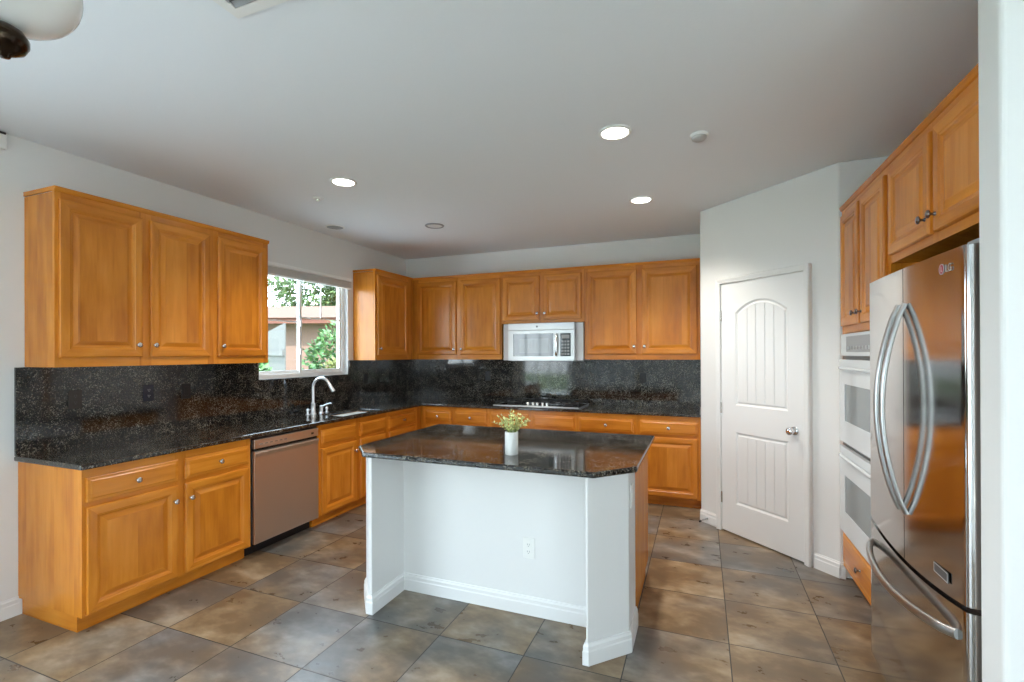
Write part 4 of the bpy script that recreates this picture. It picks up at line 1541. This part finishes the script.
bm = bmesh.new(); lathe(bm, [(0, -0.003), (0.0775, -0.003), (0.0775, -0.005), (0, -0.005)], None, 32); obj('grille', bm, GREYP, t, smooth=40)
# vent register
t = thing('ceiling_vent', 'white square ceiling vent at the top edge, left of centre', 'vent', (2.245, -4.393, ZC - 0.0005), 0.0)
bm = bmesh.new()
a, c = 0.175, 0.135
for q in ((-a, a, -a, -c), (-a, a, c, a), (-a, -c, -c, c), (c, a, -c, c)):
    box(bm, q[0], q[1], q[2], q[3], -0.010, 0.0)
bmesh.ops.remove_doubles(bm, verts=bm.verts, dist=1e-5)
obj('frame', bm, PLAST, t)
bm = bmesh.new(); box(bm, -c, c, -c, c, -0.002, -0.0005); obj('backing', bm, VENTD, t)
for k in range(8):
    y = -0.118 + k * 0.034
    bm = bmesh.new()
    prism_pts = [(y - 0.011, -0.0025), (y + 0.009, -0.0095), (y + 0.012, -0.0095), (y - 0.008, -0.0025)]
    A = [bm.verts.new((-c + 0.001, yy, zz)) for yy, zz in prism_pts]; B = [bm.verts.new((c - 0.001, yy, zz)) for yy, zz in prism_pts]
    for i in range(4):
        bm.faces.new((A[i], A[(i + 1) % 4], B[(i + 1) % 4], B[i]))
    bm.faces.new(A); bm.faces.new(list(reversed(B)))
    obj('louvre', bm, GREYP, t)
# sensor on the left wall near the ceiling
t = thing('motion_sensor', 'small white corner sensor high on the left wall at the frame edge', 'sensor', (0.0, -4.058, 2.70))
bm = bmesh.new(); box(bm, 0.001, 0.04, -0.03, 0.03, -0.05, 0.035); obj('body', bm, PLAST, t, bevel=0.008)
bm = bmesh.new(); box(bm, 0.006, 0.036, -0.026, 0.026, 0.0355, 0.048); obj('bracket', bm, BLACK, t, bevel=0.003)

# chandelier over the dining spot
HX, HY, HZ = 2.099, -5.075, 2.278
t = thing('chandelier', 'dark bronze chandelier with white glass bowl shades at the upper left', 'chandelier', (HX, HY, ZC - 0.0005))
zz = HZ - ZC
bm = bmesh.new(); lathe(bm, [(0, 0), (0.065, 0), (0.065, -0.012), (0.03, -0.028), (0, -0.030)], None, 28); obj('canopy', bm, BRONZE, t, smooth=40)
bm = bmesh.new(); tube(bm, [(0, 0, -0.0305), (0, 0, zz + 0.10)], 0.009, 12); obj('rod', bm, BRONZE, t, smooth=60)
bm = bmesh.new(); lathe(bm, [(0, zz + 0.0995), (0.013, zz + 0.0995), (0.014, zz + 0.05), (0.034, zz + 0.034), (0.046, zz + 0.012), (0.048, zz), (0.040, zz - 0.022), (0.022, zz - 0.030), (0.018, zz - 0.036), (0, zz - 0.040)], None, 28); obj('hub', bm, BRONZE, t, smooth=50)
for k in range(5):
    an = math.radians(84 + 72 * k)
    ca, sa = math.cos(an), math.sin(an)
    bm = bmesh.new()
    pts = []
    for q in range(13):
        f_ = q / 12
        pts.append(((0.044 + 0.161 * f_) * ca, (0.044 + 0.161 * f_) * sa, zz - 0.045 * math.sin(PI * min(1.0, f_ * 1.1)) + 0.004 * f_))
    tube(bm, pts, 0.008, 10)
    ar = obj('arm', bm, BRONZE, t, smooth=60)
    bm = bmesh.new()
    lathe(bm, [(0, 0.034), (0.020, 0.032), (0.036, 0.022), (0.046, 0.006), (0.046, -0.008), (0.038, -0.024), (0.022, -0.034), (0.014, -0.038), (0.012, -0.044), (0, -0.047)], Matrix.Translation((0.185 * ca, 0.185 * sa, zz - 0.025)), 28)
    obj('ball', bm, BRONZE, ar, smooth=60)
    bm = bmesh.new()
    M = Matrix.Translation((0.205 * ca, 0.205 * sa, zz + 0.006))
    prof = []
    for q in range(15):
        a_ = math.radians(8 * q)
        prof.append((0.126 * math.sin(a_), 0.115 * (1 - math.cos(a_))))
    prof += [(r_ - 0.004, z_ + 0.001) for r_, z_ in reversed(prof[3:])] + [(0.0, 0.008)]
    lathe(bm, prof, M, 48)
    obj('shade', bm, ALAB, ar, smooth=60)

# ------------------------------------------------------------------ garden outside the sink window
b = bmesh.new(); box(b, -30, 30, -32, 30, -0.35, -0.13)
tag(obj('ground', b, LAWN), 'green lawn outside the sink window', 'lawn', kind='structure')
b = bmesh.new()
box(b, -7.0, -0.205, -15.0, -0.6, -0.1295, -0.125); box(b, -0.205, 12.0, -15.0, YR - 0.205, -0.1295, -0.125); box(b, XR + 0.205, 12.0, YR - 0.205, 0.0, -0.1295, -0.125)
bmesh.ops.remove_doubles(b, verts=b.verts, dist=1e-5)
struct('bounce_ground', b, BOUNCEG)  # unseen pale slab, added to bounce daylight indoors onto the ceiling
b = bmesh.new(); box(b, 0.001, XR - 0.001, YR + 0.001, -6.3, 0.0005, 0.012)
struct('bounce_floor', b, BOUNCEF)  # unseen pale floor behind the camera, added to throw sun up at the ceiling
random.seed(11)


def foliage(bm, c, r, n, lmin, lmax):
    for _ in range(n):
        while True:
            d_ = Vector((random.uniform(-1, 1), random.uniform(-1, 1), random.uniform(-1, 1)))
            if 0.1 < d_.length < 1:
                break
        rr_ = random.uniform(0.55, 1.0)
        d_.normalize()
        p_ = Vector(c) + Vector((d_.x * r[0], d_.y * r[1], d_.z * r[2])) * rr_
        dd = d_ + Vector((random.uniform(-1, 1), random.uniform(-1, 1), random.uniform(-1, 1))) * 0.9
        leaf(bm, p_, dd, Vector((random.uniform(-1, 1), random.uniform(-1, 1), 1)), random.uniform(lmin, lmax), random.uniform(lmin, lmax) * 0.35)


def plant(name, label, cat, blobs, m, trunk=None, n=900, lm=(0.07, 0.13)):
    c0 = blobs[0][0]
    t_ = thing(name, label, cat, (c0[0], c0[1], -0.13))
    bm = bmesh.new()
    for c_, r_ in blobs:
        foliage(bm, (c_[0] - c0[0], c_[1] - c0[1], c_[2] + 0.13), r_, n, *lm)
    obj('foliage', bm, m, t_)
    bm = bmesh.new()
    th = trunk or (0.03, blobs[0][0][2] + 0.1)
    tube(bm, [(0, 0, 0.0), (0.02, 0.01, th[1] * 0.5), (0.0, 0.02, th[1])], [th[0] * 1.2, th[0], th[0] * 0.7], 10)
    obj('trunk', bm, BARK, t_, smooth=60)
    return t_


plant('garden_bush', 'large green bush outside the right half of the sink window', 'bush', [((-2.06, 1.08, 1.05), (0.66, 0.55, 0.98)), ((-1.85, 1.65, 1.1), (0.55, 0.5, 0.95)), ((-1.7, 1.5, 1.0), (0.5, 0.5, 0.85))], BUSH, n=2000)
plant('garden_bush', 'yellow-green bush low in the right sash of the sink window', 'bush', [((-1.20, 0.0, 0.95), (0.28, 0.28, 0.50))], BUSHY, n=900, lm=(0.05, 0.09))
plant('garden_bush', 'bush beside the fence in the left half of the sink window', 'bush', [((-2.05, -0.62, 0.85), (0.30, 0.34, 0.62))], BUSH, n=1000)
plant('garden_tree', 'leafy tree with bright foliage high in the right sash of the sink window', 'tree', [((-13.2, 15.5, 5.2), (2.6, 2.0, 1.7)), ((-10.6, 16.5, 5.3), (2.0, 2.0, 1.5)), ((-15.4, 14.2, 4.8), (1.7, 1.6, 1.5))], TREEL, (0.16, 4.6), n=1500, lm=(0.20, 0.36))
plant('garden_tree', 'sparse pale tree against the sky in the left half of the sink window', 'tree', [((-14.2, 9.6, 3.9), (1.6, 1.4, 1.5)), ((-13.6, 10.0, 5.2), (1.2, 1.2, 1.0))], TREEL, (0.10, 3.0), n=380, lm=(0.12, 0.22))
plant('garden_hedge', 'pale distant hedge above the fence in the left half of the sink window', 'hedge', [((-11.6, 6.3, 1.5), (1.5, 1.2, 1.6)), ((-13.4, 6.0, 1.4), (1.3, 1.2, 1.4))], TREEL, n=900, lm=(0.14, 0.26))
# fence
t = thing('garden_fence', 'grey plank fence running away outside the left half of the sink window', 'fence', (-2.52, 0.36, -0.13), math.atan2(4.2, -5.4))
for i in range(34):
    bm = bmesh.new(); box(bm, i * 0.152, i * 0.152 + 0.145, -0.010, 0.010, 0.02, 2.12 + 0.01 * random.random())
    obj('plank', bm, FENCE, t)
for z in (0.35, 1.6):
    bm = bmesh.new(); box(bm, 0, 34 * 0.152, 0.0105, 0.045, z, z + 0.09); obj('rail', bm, FENCE, t)
# neighbouring patio roof
t = thing('neighbour_house', 'pink stucco neighbouring house with a red-brown eave beyond the bushes', 'house', (-4.6, 7.9, -0.13), 0.32)
bm = bmesh.new(); box(bm, -5.6, 5.0, 0.5, 4.5, 0.0, 2.82); obj('wall', bm, STUCCO, t)
bm = bmesh.new(); box(bm, -5.9, 5.4, -0.15, -0.10, 2.62, 2.80); obj('fascia', bm, FASCIA, t)
bm = bmesh.new()
box(bm, -5.95, 5.45, -0.22, 5.0, 2.801, 3.16)
obj('roof', bm, ROOFT, t)
